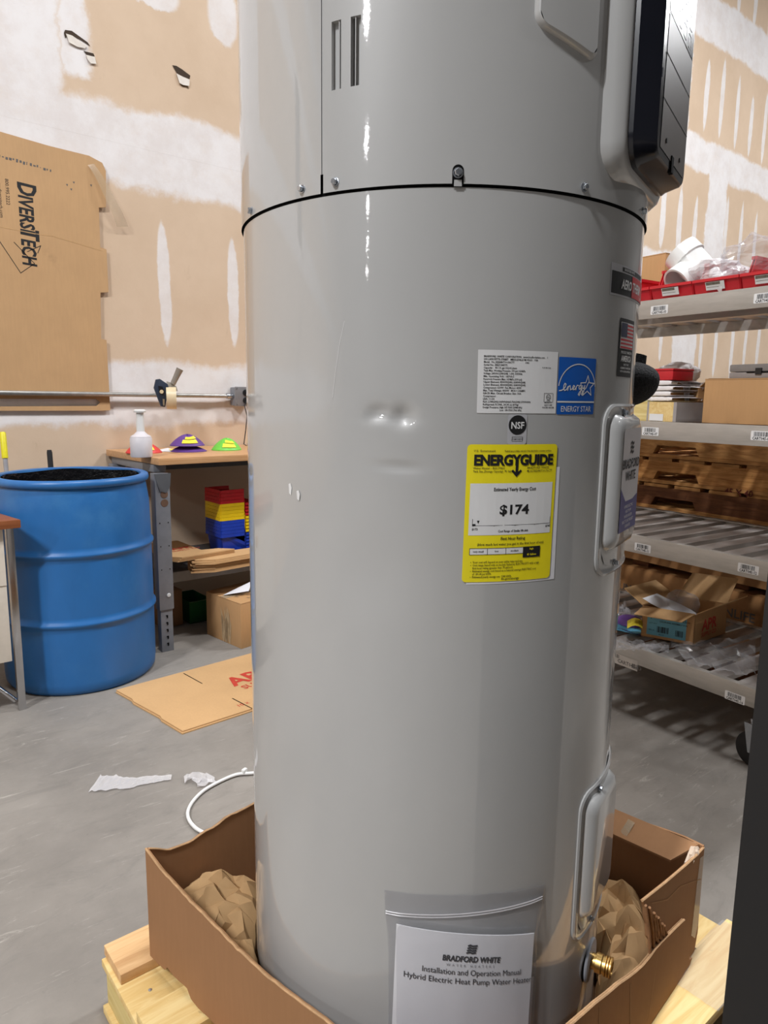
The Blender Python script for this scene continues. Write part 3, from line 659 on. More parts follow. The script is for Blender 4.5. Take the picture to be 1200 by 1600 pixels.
MB().lathe((TC.x, TC.y, 0), [(TR-.001, HZ0+.002), (TR-.01, HZ0), (0, HZ0)], 64).build('base_pan', BLACKP, H)
for k in range(3): a = 2*PI*k/3+.6; MB().lathe((TC.x+.22*math.cos(a), TC.y+.22*math.sin(a), .142), [(0, 0), (.03, 0), (.03, .017), (0, .017)], 16).build('foot', BLACKP, H)
MB().lathe((TC.x, TC.y, 0), [(TR-.002, SEAM-.004), (TR-.0005, SEAM), (TR-.0005, SEAM+.006)], 128).build('seam_gap_shade', BLK, H, smooth=True)  # black ring puts the shadow of the gap under the shroud into colour
# top shroud: quads skipping the louvre openings and the keyhole notch
SR = TR+.0028
slots = [(-158.9, -156.5, 1.553, 1.626), (-154.1, -151.7, 1.553, 1.626)]
cut = {-180.0, 180.0}
for s in slots: cut |= {s[0], s[1]}
notch = (-161.95, -161.2); cut |= set(notch)
a = -177.5
while a < 179:
    if all(abs(a-c) > .6 for c in cut): cut.add(a)
    a += 2.5
ths2 = sorted(cut)[:-1]; zz2 = [SEAM+.003, SEAM+.0245, 1.50, 1.553, 1.626, 1.70, 1.80, HZ1-.03, HZ1-.012, HZ1-.003]
rr2 = [SR]*8+[SR-.004, SR-.014]
b = MB(); n = len(ths2); vs = [cyl(th, z, r_) for z, r_ in zip(zz2, rr2) for th in ths2]; fs = []
for j in range(len(zz2)-1):
    for i in range(n):
        a0, a1 = ths2[i], ths2[(i+1) % n] if i < n-1 else 180.0; am = (a0+a1)/2; zm = (zz2[j]+zz2[j+1])/2
        if any(s[0] < am < s[1] and s[2] < zm < s[3] for s in slots): continue
        if notch[0] < am < notch[1] and j == 0: continue
        fs.append((j*n+i, j*n+(i+1) % n, (j+1)*n+(i+1) % n, (j+1)*n+i))
b.add(vs, fs); b.add([cyl(th, HZ1-.003, SR-.014) for th in ths2], [tuple(range(n))])
# louvre recess walls
for a0, a1, z0, z1 in slots:
    dp = .006
    o4 = [cyl(a0, z0, SR), cyl(a1, z0, SR), cyl(a1, z1, SR), cyl(a0, z1, SR)]; i4 = [cyl(a0, z0, SR-dp), cyl(a1, z0, SR-dp), cyl(a1, z1, SR-dp), cyl(a0, z1, SR-dp)]
    b.add(o4+i4, [(0, 1, 5, 4), (1, 2, 6, 5), (2, 3, 7, 6), (3, 0, 4, 7), (4, 5, 6, 7)])
b.build('top_shroud', TANK, H, smooth=True, angle=50)
for k, (a0, a1, z0, z1) in enumerate(slots):
    am = a0+(a1-a0)*(.62 if k == 0 else .28)
    b = MB(); b.prism([cyl(am, z0, SR-.0055), cyl(am+.25, z0, SR-.001), cyl(am+.25, z1, SR-.001), cyl(am, z1, SR-.0055)], (cyl(am+.4, 0, 1)-cyl(am, 0, 1))*.15+Vector((.0004, 0, 0))); b.build('louvre_fin', TANK, H)
    b = MB(); g = a0+(a1-a0)*(.66 if k == 0 else .10); g2 = a0+(a1-a0)*(.86 if k == 0 else .26); b.add([cyl(g, z0, SR-.0055), cyl(g2, z0, SR-.0055), cyl(g2, z1, SR-.0055), cyl(g, z1, SR-.0055)], [(0, 1, 2, 3)]); b.build('louvre_gap', BLK, H)
# vertical lap seam + keyhole + screws
b = MB(); b.prism([cyl(-161.62, SEAM+.024, SR+.0001), cyl(-161.5, SEAM+.024, SR+.0001), cyl(-161.5, HZ1-.03, SR+.0001), cyl(-161.62, HZ1-.03, SR+.0001)], cyl(-161.6, 0, .0006)-cyl(-161.6, 0, 0)); b.build('lap_seam', mat('seam_shadow_gap', srgb(84, 84, 86), .6, 0, 0), H)
b = MB(); fk = cfn(-130.0, SEAM+.001, SR+.0002)
poly(b, [(-.0065, .0)]+[(.0065*math.cos(a), .016+.0065*math.sin(a)) for a in [PI-k*PI/10 for k in range(11)]]+[(.0065, .0)], fk); b.build('keyhole_slot', BLK, H)
b = MB(); fk = cfn(-130.0, SEAM+.001, SR+.0006); poly(b, [(-.0045, -.001), (.0045, -.001), (.0042, .006), (-.0042, .006)], fk); b.build('keyhole_tab', TANK, H)
def screw(th, z, r=SR, parent=H, s=.0048, name='hex_screw'):
    n_ = (cyl(th, 0, 1)-cyl(th, 0, 0)); c = cyl(th, z, r-.0004)
    b = MB(); b.lathe(c, [(s*1.25, 0), (s*1.25, .0012), (s*.95, .0014)], 20, n_); b.lathe(c, [(s*.92, .0012), (s*.92, .005), (s*.75, .0058), (0, .0058)], 6, n_)
    b.build(name, ZINC, parent)
screw(-130.0, SEAM+.0145); screw(-157.9, SEAM+.0135, s=.0042); screw(-167.6, SEAM+.013, s=.0042); screw(-99.6, SEAM+.012, s=.0042); screw(-71, SEAM+.012, s=.0042)
screw(-40, SEAM+.012); screw(169, SEAM+.010, s=.0042)
# raised access panel high on the shroud
def roundrect(x0, y0, x1, y1, r, k=5):
    out = []
    for cx, cy, a0 in ((x1-r, y0+r, -90), (x1-r, y1-r, 0), (x0+r, y1-r, 90), (x0+r, y0+r, 180)):
        for i in range(k+1): a = R(a0+90*i/k); out.append((cx+r*math.cos(a), cy+r*math.sin(a)))
    return out
def raised(name, thL, w_, z0, h_, levels, m, parent, rad=.012, rbase=TR, flat=False, ns=14, skew=0.0):
    """stack of rounded outlines: levels = [(inset, height)], laid round the jacket"""
    b = MB(); rings = []
    base = roundrect(0, 0, w_, h_, rad)
    # subdivide horizontals
    for ins, ht in levels:
        o = roundrect(ins, ins, w_-ins, h_-ins, max(rad-ins*.5, .002)); d = []
        for i in range(len(o)):
            p_, q_ = o[i], o[(i+1) % len(o)]; k = ns if abs(q_[0]-p_[0]) > w_*.4 else 1
            for j in range(k): d.append((p_[0]+(q_[0]-p_[0])*j/k, p_[1]+(q_[1]-p_[1])*j/k))
        rings.append([cyl(thL+math.degrees(x/rbase), z0+y+skew*x/w_, rbase+ht) for x, y in d])
    n_ = len(rings[0]); b.v = [tuple(v) for r_ in rings for v in r_]; b.m = []
    for j in range(len(rings)-1):
        for i in range(n_): b.f.append((j*n_+i, j*n_+(i+1) % n_, (j+1)*n_+(i+1) % n_, (j+1)*n_+i)); b.m.append(0)
    # cap as vertical strips following the curve
    ins, ht = levels[-1]; k = 16; c0_ = len(b.v)
    for i in range(k+1):
        x = ins+(w_-2*ins)*i/k; e = min(x-ins, w_-ins-x); rd = max(rad-ins*.5, .002); dy = rd-math.sqrt(max(0, rd*rd-max(0, rd-e)**2)) if e < rd else 0
        b.v.append(tuple(cyl(thL+math.degrees(x/rbase), z0+ins+dy+skew*x/w_, rbase+ht))); b.v.append(tuple(cyl(thL+math.degrees(x/rbase), z0+h_-ins-dy+skew*x/w_, rbase+ht)))
    for i in range(k): b.f.append((c0_+2*i, c0_+2*i+2, c0_+2*i+3, c0_+2*i+1)); b.m.append(0)
    return b.build(name, m, parent, smooth=True, angle=50)
raised('access_panel', -114.6, .086, 1.612, .29, [(0, 0), (.0012, .0045), (.004, .007)], TANK, H, .012, SR, skew=-.026)

b = MB(); fs_ = cfn(-158.9, 1.2, TR+.0003); stroke(b, [(.0, .0), (.004, .03), (.010, .065), (.017, .092)], .0005, fs_); b.build('scratch_mark', LABW, H)
for th_, z_, h_ in ((-173.6, 1.072, .014), (-170.5, 1.066, .012)):
    b = MB(); fs_ = cfn(th_, z_, TR+.0003); poly(b, [(0, 0), (.004, -.002), (.0055, h_*.6), (.003, h_), (-.001, h_*.9)], fs_); b.build('paint_chip', LABW, H)
# ---- control module (black, on a grey moulded bezel)
def flatf(thc, r):
    n_ = (cyl(thc, 0, 1)-cyl(thc, 0, 0)); s = Vector((-n_.y, n_.x, 0)); return n_, s
nC, sC = flatf(-72, 0)
def cp(w_, d, z): return Vector((TC.x, TC.y, 0)) + nC*d + sC*w_ + Vector((0, 0, z))
def loft(name, rings, m, parent, cap=True, smooth=True, angle=35, bev=0):
    b = MB(); n_ = len(rings[0])
    for r_ in rings: b.v += [tuple(v) for v in r_]
    for j in range(len(rings)-1):
        for i in range(n_): b.f.append((j*n_+i, j*n_+(i+1) % n_, (j+1)*n_+(i+1) % n_, (j+1)*n_+i))
    if cap: b.f.append(tuple(range((len(rings)-1)*n_, len(rings)*n_)))
    b.m = [0]*len(b.f)
    return b.build(name, m, parent, smooth=smooth, angle=angle, bevel=bev)
def ringC(w_, z0, z1, d, r, sk=0): return [cp(x, d, y+sk) for x, y in roundrect(-w_, z0, w_, z1, r, 6)]
zt = 1.86
loft('control_bezel', [ringC(.122, 1.462, zt+.03, .262, .04), ringC(.118, 1.466, zt+.026, .290, .04), ringC(.110, 1.474, zt+.018, .303, .038), ringC(.103, 1.480, zt+.012, .306, .036)], TANK, H, angle=60)
MOD = loft('control_module', [ringC(.100, 1.484, zt, .300, .034), ringC(.100, 1.484, zt, .312, .034), ringC(.097, 1.487, zt-.002, .316, .03), ringC(.088, 1.492, zt-.01, .334, .02), ringC(.085, 1.495, zt-.012, .337, .018)], CTRLK, H, angle=30)
b = MB(); poly(b, [(-.070, 1.505), (.078, 1.505), (.081, 1.52), (.081, 1.655), (-.066, 1.655), (-.070, 1.52)], lambda x, y: cp(x, .3376, y)); b.build('lower_face', CTRLF, MOD)
b = MB(); poly(b, [(-.066, 1.657), (.081, 1.657), (.081, zt-.03), (-.066, zt-.03)], lambda x, y: cp(x, .3376, y)); b.build('display_panel', CTRLK, MOD)
b = MB()
for i in range(4):
    for j in range(5):
        x0 = -.05+.032*i; z0 = 1.662+.022*j
        P_ = roundrect(x0, z0, x0+.020, z0+.015, .003, 2)
        for k in range(len(P_)): stroke(b, [P_[k], P_[(k+1) % len(P_)]], .0012, lambda x, y: cp(x, .338, y))
b.build('button_outlines', INKG if False else mat('panel_print', srgb(150, 150, 156), .5, 0, 0), MOD)
b = MB()
for z in (1.56, 1.61): stroke(b, [(-.070, z), (.081, z)], .0012, lambda x, y: cp(x, .3379, y))
b.build('panel_joint', BLK, MOD)
b = MB(); b.prism([cp(-.090, .325, 1.578), cp(-.083, .338, 1.578), cp(-.083, .338, 1.586), cp(-.090, .325, 1.586)], (0, 0, .002)); b.build('release_catch', mat('catch_grey', srgb(140, 144, 150), .3, .3), MOD)
for w_ in (-.04, .045): MB().lathe(cp(w_, .3378, 1.520), [(.003, 0), (.003, .001), (0, .001)], 10, nC).build('screw', BLACKP, MOD)
b = MB(); b.prism([cp(-.006, .334, 1.492), cp(.006, .334, 1.492), cp(.006, .334, 1.512), cp(-.006, .334, 1.512)], nC*.005); b.build('latch_slot', BLK, MOD)

# ---- element covers with flange
def cover(z0, z1, lab):
    nonlocal_ = None
    hh = z1-z0
    o = raised('element_cover', -87.0, .205, z0, hh, [(0, .0), (.0, .0022), (.003, .0038), (.005, .0022), (.014, .0022)], TANK, H, .028)
    def rg(w_, a, c_, d, r): return [cp(x, d, y) for x, y in roundrect(-w_, z0+a, w_, z1-c_, r, 6)]
    bd = loft('cover_dome', [rg(.066, .032, .012, .288, .02), rg(.064, .034, .014, .300, .02), rg(.058, .040, .020, .309, .018), rg(.050, .048, .028, .312, .014)], TANK, o, angle=60)
    for z in (z1-.012, z0+.014): screw(-75.5, z, TR+.003, o, .004, 'cover_screw')
    return o
cv = cover(.960, 1.196, True); cover(.395, .640, False)
# label on the upper cover
b = MB(); poly(b, roundrect(-.047, 1.020, .047, 1.163, .006), lambda x, y: cp(x, .3126, y)); LB = b.build('cover_label', SILV, cv)
b = MB(); poly(b, [(-.047, 1.020), (.047, 1.020), (.047, 1.068), (.02, 1.062), (-.02, 1.062), (-.047, 1.082)], lambda x, y: cp(x, .3129, y)); b.build('label_blue_field', NAVY, cv)
b = MB(); f = lambda x, y: cp(x, .3130, y)
put(b, 'BRADFORD', 0, 1.108, .0185, f, offset=.02, align='CENTER', sx=.95); put(b, 'WHITE', 0, 1.091, .0185, f, offset=.02, align='CENTER', sx=.95)
for k in range(3): stroke(b, [(-.008, 1.130+.006*k), (-.003, 1.132+.006*k), (.003, 1.129+.006*k), (.008, 1.131+.006*k)], .0035, f)
b.build('label_lettering', INK, cv)
b = MB(); 
for k in range(5): put(b, ['HYBRID ELECTRIC', 'HEAT PUMP', 'WATER HEATER', 'BUILT TO BE THE BEST', 'GARANTIE'][k], 0, 1.052-.007*k, .006, f, align='CENTER')
b.build('label_small_print', LABW, cv)

# ---- stickers on the jacket
def sticker(name, thL, z0, w_, h_, m, label, r=TR+.0005, rad=.004, tilt=0.0, ns=12):
    f = cfn(thL, z0, r, tilt); b = MB(); P_ = roundrect(0, 0, w_, h_, rad, 4)
    # strips so the sheet hugs the curve
    xs = sorted({round(v, 6) for v in [w_*i/ns for i in range(ns+1)]+[rad*(1-math.cos(PI/2*i/5)) for i in range(6)]+[w_-rad*(1-math.cos(PI/2*i/5)) for i in range(6)]})
    for x0, x1 in zip(xs[:-1], xs[1:]):
        dy = [rad-math.sqrt(max(0, rad*rad-max(0, rad-min(x, w_-x))**2)) for x in (x0, x1)]
        b.add([f(x0, dy[0]), f(x1, dy[1]), f(x1, h_-dy[1]), f(x0, h_-dy[0])], [(0, 1, 2, 3)])
    o = b.build(name, m, H, smooth=True); tag(o, label)
    return o, cfn(thL, z0, r+.0003, tilt)
# rating plate
W1, H1 = .1055, .0745
o, f = sticker('rating_plate', -124.2, 1.1835, W1, H1, LABW, 'white rating plate sticker with small print', rad=.0005, tilt=-.01)
b = MB()
L1 = ['BRADFORD WHITE CORPORATION   www.bradfordwhite.com    1', '200 LAFAYETTE STREET   MIDDLEVILLE MI 49333   USA', 'Model   No: RE2H80T10-1NCTT                  1081', 'Serial No: ZE27184773', 'Capacity :  80 US gal 302.8 Liters', 'Tank Max. Working Pressure: 150 psi 1034kPa', 'Voltage: 240VAC(240/208)  1-PH, 60/50Hz', 'Min. Operating Volt : 187VAC', 'Reservoir Pressure Max: 1034kPa (150 psi)',
      'Upper Element: 4500W(240) 3380W(208)', 'Lower Element: 4500W(240) 3380W(208)', 'Compressor: 620W  Fan Motor: 40W', 'Max. Total Wattage: 4920W   MCA = 23AMPS', 'HACR Max. Circuit Breaker Size: 30A', 'Compressor', 'LRA: 11.5A', 'RLA: 2.54A(240)/.368W60Hz/2.76A(208)/.370W60Hz', 'Refrigerant: R134A, 24.34 oz (690g)', 'Design Pressures: High 355 PSIG (2448 kPa)', '                           Low  140 PSIG (966 kPa)']
for i, s in enumerate(L1): put(b, s, .007, H1-.0085-.00333*i, .0031, f, sx=(.94 if i < 2 else .9 if len(s) > 36 else 1.0), offset=.022, res=1)
put(b, 'R 60 Hz Only', .083, H1-.020, .0022, f, offset=.02, res=1); put(b, 'HEAT PUMP', .0935, .0095, .0022, f, align='CENTER', offset=.02, res=1)
put(b, 'PRODUCT', .0935, .0105+.0015, .0001, f, res=1)
for i, s in enumerate(['PRODUCT', 'HEAT PUMP', 'WATER HEATER']):
    if i != 1: put(b, s, .0935, .0125-.003*i, .0024, f, align='CENTER', offset=.02, res=1)
for seg in (((.087, .014), (.100, .014)), ((.100, .014), (.100, .0245)), ((.100, .0245), (.087, .0245)), ((.087, .0245), (.087, .014))): stroke(b, seg, .0004, f)
cpt = [(.0935+.0031*math.cos(a), .0198+.0031*math.sin(a)) for a in [2*PI*k/16 for k in range(17)]]; stroke(b, cpt, .0006, f)
put(b, 'UL', .0935, .0185, .0035, f, align='CENTER', offset=.02, res=1); put(b, 'LISTED', .0935, .0148, .0018, f, align='CENTER', offset=.02, res=1)
b.build('printed_text', INK, o)
# star sticker
W2, H2 = .0655, .070
o, f = sticker('star_sticker', -103.9, 1.1825, W2, H2, ESB, 'blue sticker with star and script lettering', rad=.0015)
b = MB()
rect(b, 0, .0145, W2, .0165, f, seg=8)
put(b, 'ENERGY STAR', W2/2, .0035, .0098, f, align='CENTER', sx=.86, offset=.004)
arc = [(.0335+.0325*math.cos(a), .031+.031*math.sin(a)) for a in [R(8)+(R(172)-R(8))*k/24 for k in range(25)]]; stroke(b, arc, .0013, f)
st = []; 
for k in range(11): a = PI/2+k*PI/5; r_ = .0135 if k % 2 == 0 else .0058; st.append((.0505+r_*math.cos(a), .035+r_*math.sin(a)))
st = [p for i, p in enumerate(st) if i not in (3,)]
stroke(b, st, .0013, f)
# script word "energy" as handwritten strokes
def script(pts): return [(.004+x*.00155, .0275+y*.0016) for x, y in pts]
for P_ in ([(-1, 1), (1, 1.2), (3, 2), (5, 4), (5.6, 6), (4.4, 6.6), (3.4, 5), (3.2, 2.6), (4.5, 1.2), (6.4, 2), (8, 4.4)], [(7.6, 1.4), (8.2, 4.6), (9.6, 4.8), (10.2, 1.6)] and [(7.6, 1.3), (8.4, 4.2), (10, 5), (10.4, 3), (10.6, 1.8), (12, 2.4)],
           [(12, 2.4), (14, 3.2), (15, 4.6), (13.8, 5.2), (12.8, 3.6), (13.4, 2), (15.2, 2.2), (16.8, 4)], [(16.4, 1.8), (17, 4.4), (17.8, 5.4), (19.4, 5.2)],
           [(22.6, 5), (20.8, 5.4), (19.8, 3.6), (20.6, 2.4), (22, 3.2), (22.8, 5.2), (22, 0), (20.6, -2.4), (19.4, -1.6), (21, .4), (23.4, 2.4)], [(24, 5.4), (24, 3.4), (25.4, 3), (26.8, 5.6), (26, 1), (24.4, -2.2), (23, -1.4), (25, 1), (28.4, 3.6), (31, 8)]):
    stroke(b, script(P_), .0013, f)
b.build('printed_design', LABW, o)
# NSF
o, f = sticker('certification_sticker', -116.7, 1.146, .0255, .0365, SILV, 'small silver certification sticker with black disc', rad=.003)
b = MB(); poly(b, [(.0128+.0118*math.cos(2*PI*k/28), .0235+.0118*math.sin(2*PI*k/28)) for k in range(28)], f); 
for P_ in ([(.006, .004), (.020, .004)], [(.020, .004), (.020, .009)], [(.020, .009), (.006, .009)], [(.006, .009), (.006, .004)]): stroke(b, P_, .0004, f)
put(b, 'COMPONENT', .013, .0057, .0022, f, align='CENTER', offset=.01)
b.build('printed_disc', INK, o)
b = MB(); f3 = cfn(-116.7, 1.146, TR+.0012); put(b, 'NSF', .0126, .0192, .0115, f3, align='CENTER', sx=.9, offset=.02); b.build('disc_lettering', LABW, o)
# yellow energy guide
W3, H3 = .1235, .1715
o, f = sticker('guide_backing_sheet', -125.4, .9715, W3-.0005, H3-.026, PAPER, 'white backing sheet showing behind the yellow guide label', rad=.0008, r=TR+.0004)
o, f = sticker('energy_cost_label', -126.5, .9745, W3-.003, H3, EGY, 'yellow energy cost label with black heading', rad=.005, r=TR+.0011, tilt=.012)
w3 = W3-.003
b = MB(); rect(b, .0055, .0595, w3-.0045, .1240, f, seg=10); rect(b, .0080, .0350, .078, .0430, f, seg=6); b.build('white_fields', LABW, o)
def up(fn, d=.0003):
    return lambda x, y: fn(x, y) + (fn(x, y)-TC-Vector((0, 0, fn(x, y).z))).normalized()*d
f2 = up(f)
b = MB()
put(b, 'ENERGYGUIDE', w3/2+.001, .1465, .0176, f2, align='CENTER', sx=.93, offset=.045, spacing=.96, res=3)
poly(b, [(.0618, .153), (.0652, .153), (.0652, .137), (.0618, .137)], f2); poly(b, [(.0565, .1390), (.0635, .1315), (.0705, .1390), (.0685, .1408), (.0652, .1375), (.0618, .1375), (.0585, .1408)], f2)
put(b, 'U.S. Government', .008, .1625, .0038, f2, offset=.01, res=1); put(b, 'Federal law prohibits removal of this label before consumer purchase.', .0465, .1625, .0031, f2, sx=.74, offset=.015, res=1)
put(b, 'Water Heater - ELECTRIC', .008, .1415, .0036, f2, offset=.01, res=1); put(b, 'Tank Size (Storage Capacity): 75 Gallons', .008, .1375, .0036, f2, sx=.9, offset=.01, res=1)
put(b, 'BRADFORD WHITE', .0775, .1415, .0036, f2, offset=.01, res=1); put(b, 'Model RE2H80T10-1NCTT', .0775, .1375, .0036, f2, sx=.9, offset=.01, res=1)
put(b, 'Estimated Yearly Energy Cost', w3/2+.003, .1145, .0060, f2, align='CENTER', offset=.018, sx=.78)
put(b, '$174', w3/2+.003, .0855, .0165, f2, align='CENTER', offset=.028, sx=1.18)
stroke(b, [(.010, .0715), (.0375, .0716), (.065, .0716), (.0925, .0716), (.115, .0718)], .0005, f2)
for x in (.010, .115): stroke(b, [(x, .0712), (x, .0800)], .0004, f2)
for x in (.0375, .065, .0925): stroke(b, [(x, .0705), (x, .0716)], .0004, f2)
rect(b, .010, .0718, .014, .0738, f2); poly(b, [(.0155, .078), (.0188, .078), (.01715, .074)], f2)
put(b, '$173', .0095, .0660, .0037, f2, offset=.02, res=1); put(b, '$747', .1085, .0672, .0037, f2, offset=.02, res=1); put(b, 'Cost Range of Similar Models', w3/2+.003, .0630, .0040, f2, align='CENTER', sx=.85, offset=.02, res=1)
put(b, 'First Hour Rating', w3/2+.003, .0530, .0055, f2, align='CENTER', sx=.85, offset=.018, res=1); put(b, '(How much hot water you get in the first hour of use)', w3/2+.002, .0465, .0043, f2, align='CENTER', sx=.95, offset=.015, res=1)
for P_ in ([(.0080, .0350), (.078, .0350)], [(.078, .0430), (.0080, .0430)], [(.0080, .0430), (.0080, .0350)], [(.0305, .0430), (.0305, .0350)], [(.0545, .0430), (.0545, .0350)]): 
    k = 5; stroke(b, [(P_[0][0]+(P_[1][0]-P_[0][0])*i/k, P_[0][1]+(P_[1][1]-P_[0][1])*i/k) for i in range(k+1)], .0005, f2)
put(b, 'very small', .019, .0380, .0033, f2, align='CENTER', offset=.015, res=1); put(b, 'low', .0425, .0380, .0033, f2, align='CENTER', offset=.015, res=1); put(b, 'medium', .0665, .0380, .0033, f2, align='CENTER', offset=.015, res=1)
rect(b, .078, .0295, .1025, .0433, f2, seg=3)
for i, s in enumerate(['Your cost will depend on your utility rates and use.', 'Cost range based only on models fueled by ELECTRICITY with a high', 'first hour rating (greater than 75 gallons).', 'Estimated energy cost based on a national average ELECTRIC cost', 'of  $0.14 per kWh.', 'Estimated yearly energy use: 1240 kWh.']):
    put(b, s, .0125, .0243-.00375*i, .0036, f2, offset=.014, res=1, sx=.88)
    if i in (0, 1, 3, 5): rect(b, .0098, .0249-.00375*i, .0106, .0257-.00375*i, f2)
put(b, 'ftc.gov/energy', w3/2+.002, .0022, .0042, f2, align='CENTER', offset=.014, res=1)
b.build('printed_text', INK, o)
b = MB(); f4 = up(f, .0006); put(b, 'high', .090, .0393, .0035, f4, align='CENTER', offset=.02, res=1); put(b, '85 Gallons', .0905, .0320, .0036, f4, align='CENTER', offset=.02, res=1, sx=.85); b.build('reversed_text', EGY, o)
# brand badge and flag badge
o, f = sticker('front_badge', -87.4, 1.334, .150, .0395, SILV, 'silver, black and red badge with white lettering', rad=.0008, ns=20)
b = MB(); rect(b, .0020, .0025, .148, .030, f, seg=20); rect(b, .030, .0318, .12, .0372, f, seg=14); b.build('badge_field', INK, o)
b = MB(); f5 = up(f, .0004); rect(b, .0650, .0026, .148, .0299, f5, seg=14); b.build('badge_red_field', REDI, o)
b = MB(); f5 = up(f, .0008); put(b, 'AERO', .028, .0105, .0165, f5, offset=.03, shear=.15, sx=.8); put(b, 'THERM', .0665, .0105, .0165, f5, offset=.03, shear=.15, sx=.8); put(b, 'BRADFORD WHITE', .034, .0328, .0045, f5, offset=.01); put(b, 'SERIES', .11, .0045, .005, f5); b.build('badge_lettering', LABW, o)
o, f = sticker('flag_badge', -81.3, 1.232, .0600, .0760, INK, 'black badge with red and white striped flag', rad=.003, ns=12)
b = MB(); rect(b, .004, .037, .056, .071, f, seg=8); b.build('flag_white', LABW, o)
b = MB(); f5 = up(f, .0003)
for k in range(7):
    y = .0375+.0048*k; rect(b, .005 if k < 3 else .026, y, .055, y+.0025, f5, seg=8)
b.build('flag_red_stripes', REDI, o)
b = MB(); f5 = up(f, .0005); rect(b, .005, .0518, .026, .0702, f5, seg=4); b.build('flag_canton', mat('canton_navy', srgb(52, 58, 84), .4, 0, 0), o)
b = MB(); f5 = up(f, .0004); put(b, 'PROUDLY MADE IN', .030, .0305, .0050, f5, align='CENTER', offset=.012); put(b, 'AMERICA', .030, .0205, .0108, f5, align='CENTER', offset=.03, sx=.9)
for k, s in enumerate(('BUILT TO BE', 'ASSEMBLED IN MICHIGAN', 'WITH GLOBAL MATERIALS')): put(b, s, .030, .0150-.0045*k, .0036, f5, align='CENTER', offset=.015)
b.build('badge_lettering', LABW, o)
# black foam pipe insulation dome and stub on the hidden side
nD, sD = flatf(-38, 0); cD = Vector((TC.x, TC.y, 1.234)) + nD*.300
b = MB(); b.grid(33, 14, lambda u, v: cD + (nD*(.056*math.sin(v*PI/2)) + (sD*math.cos(2*PI*u)*.060 + Vector((0, 0, 1))*((.030 if math.sin(2*PI*u) > 0 else .044)*math.sin(2*PI*u)))*math.cos(v*PI/2)**.8))
b.build('foam_insulation', FOAM, H, smooth=True, angle=180)
b = MB(); b.tube([cD+nD*.022+Vector((0, 0, .022)), cD+nD*.026+Vector((0, 0, .040))], [.016, .013], 12); b.build('foam_stub', FOAM, H)
# drain valve
nV, sV = flatf(-70, 0); cV = cyl(-72.5, .325, TR-.004)
MB().lathe(cV, [(.0, 0), (.031, .002), (.033, .0055), (.031, .0075), (.0, .0085)], 36, nV).build('valve_escutcheon', mat('grey_escutcheon', srgb(150, 152, 158), .4, .1), H, smooth=True)
MB().lathe(cV, [(.0, -.001), (.0335, .001), (.0335, .003)], 36, nV).build('escutcheon_seal', BLK, H)
MB().lathe(cV, [(.012, .006), (.012, .014), (.015, .015), (.015, .024), (.0135, .0255), (.0135, .028), (.0155, .0285), (.0155, .0305), (.0135, .031), (.0155, .0325), (.0155, .0345), (.0135, .035), (.0155, .0365), (.0155, .0385), (.010, .0395), (.0095, .03), (.0, .03)], 24, nV).build('drain_valve', BRASS, H, smooth=True)

# ================================================================== pallet
P = thing('wooden_pallet', (.36, 1.28, 0), 'pale pine shipping pallet under the cardboard tray and water heater', 'pallet')
XL, XR = .352, 1.395
for x in (XL+.012, (XL+XR)/2-.02, XR-.052):
    MB().box((x+.02, .775, .060), (.045, 1.00, .085)).build('stringer', PINEY, P, bevel=.002)
def boardx(y0, y1, z, th, m, x0=XL, x1=XR, sk=0):
    MB().prism([(x0, y0, z), (x1+sk, y0+sk*.2, z), (x1, y1, z), (x0+sk*.3, y1, z)], (0, 0, th)).build('deck_board', m, P, bevel=.0015)
MB().box((XL+.052, .775, .1105), (.10, 1.0, .016)).build('edge_plank', PINE, P, bevel=.002)
MB().box((XR-.055, .775, .1105), (.10, 1.0, .016)).build('edge_plank', PINE, P, bevel=.002)
MB().box(((XL+XR)/2, .775, .1105), (.10, 1.0, .016)).build('edge_plank', PINE, P, bevel=.002)
for k, (y0, y1, m) in enumerate(((1.188, 1.282, PINK), (1.002, 1.094, PINE), (.905, .985, PINK), (.79, .87, PINE), (.66, .75, PINE), (.458, .552, PINE), (.275, .370, PINK))):
    boardx(y0, y1, .119, .021, m, XL+(.004 if k else .010), XR-.002)
for y in (.29, .78, 1.2): MB().box(((XL+XR)/2, y+.03, .009), (XR-XL, .09, .017)).build('bottom_board', PINE, P, bevel=.0015)
for y, x in ((1.145, .40), (1.148, XR-.06)): MB().lathe((x, y, .1186), [(.0035, 0), (.0035, .001), (0, .0012)], 10).build('nail_head', ZINC, P)
# film over the pallet corner
b = MB(); b.grid(14, 10, lambda u, v: Vector((1.15+.23*u, .455+.10*v, .1415+.006*abs(fnoise((u*6, v*4, 2.2))))))
tag(b.build('stretch_film', FILM, smooth=True), 'scrap of clear stretch film lying over the right pallet board', 'plastic film')

# ================================================================== cardboard tray round the heater
BU = Vector((math.cos(R(7.2)), math.sin(R(7.2)), 0)); BV = Vector((-BU.y, BU.x, 0))
def bp(u, v, z): return TC + BU*u + BV*v + Vector((0, 0, z))
T = thing('cardboard_tray', tuple(bp(.05, .03, .142)), 'cut down brown cardboard box used as a tray around the heater base', 'box')
bz = .1415
def sheet(name, pts, off, m=CBX, lab=None, bevel=0):
    b = MB(); b.prism(pts, off); o = b.build(name, m, T); 
    if lab: tag(o, lab)
    return o
# floor of tray
sheet('tray_floor', [bp(-.315, -.338, bz), bp(.408, -.338, bz), bp(.408, .40, bz), bp(-.315, .40, bz)], (0, 0, .004))
rr = random.Random(11)
def wav(p0, p1, k, amp): return [(p0[0]+(p1[0]-p0[0])*i/k, p0[1]+(p1[1]-p0[1])*i/k+(rr.uniform(-amp, amp) if 0 < i < k else 0)) for i in range(k+1)]
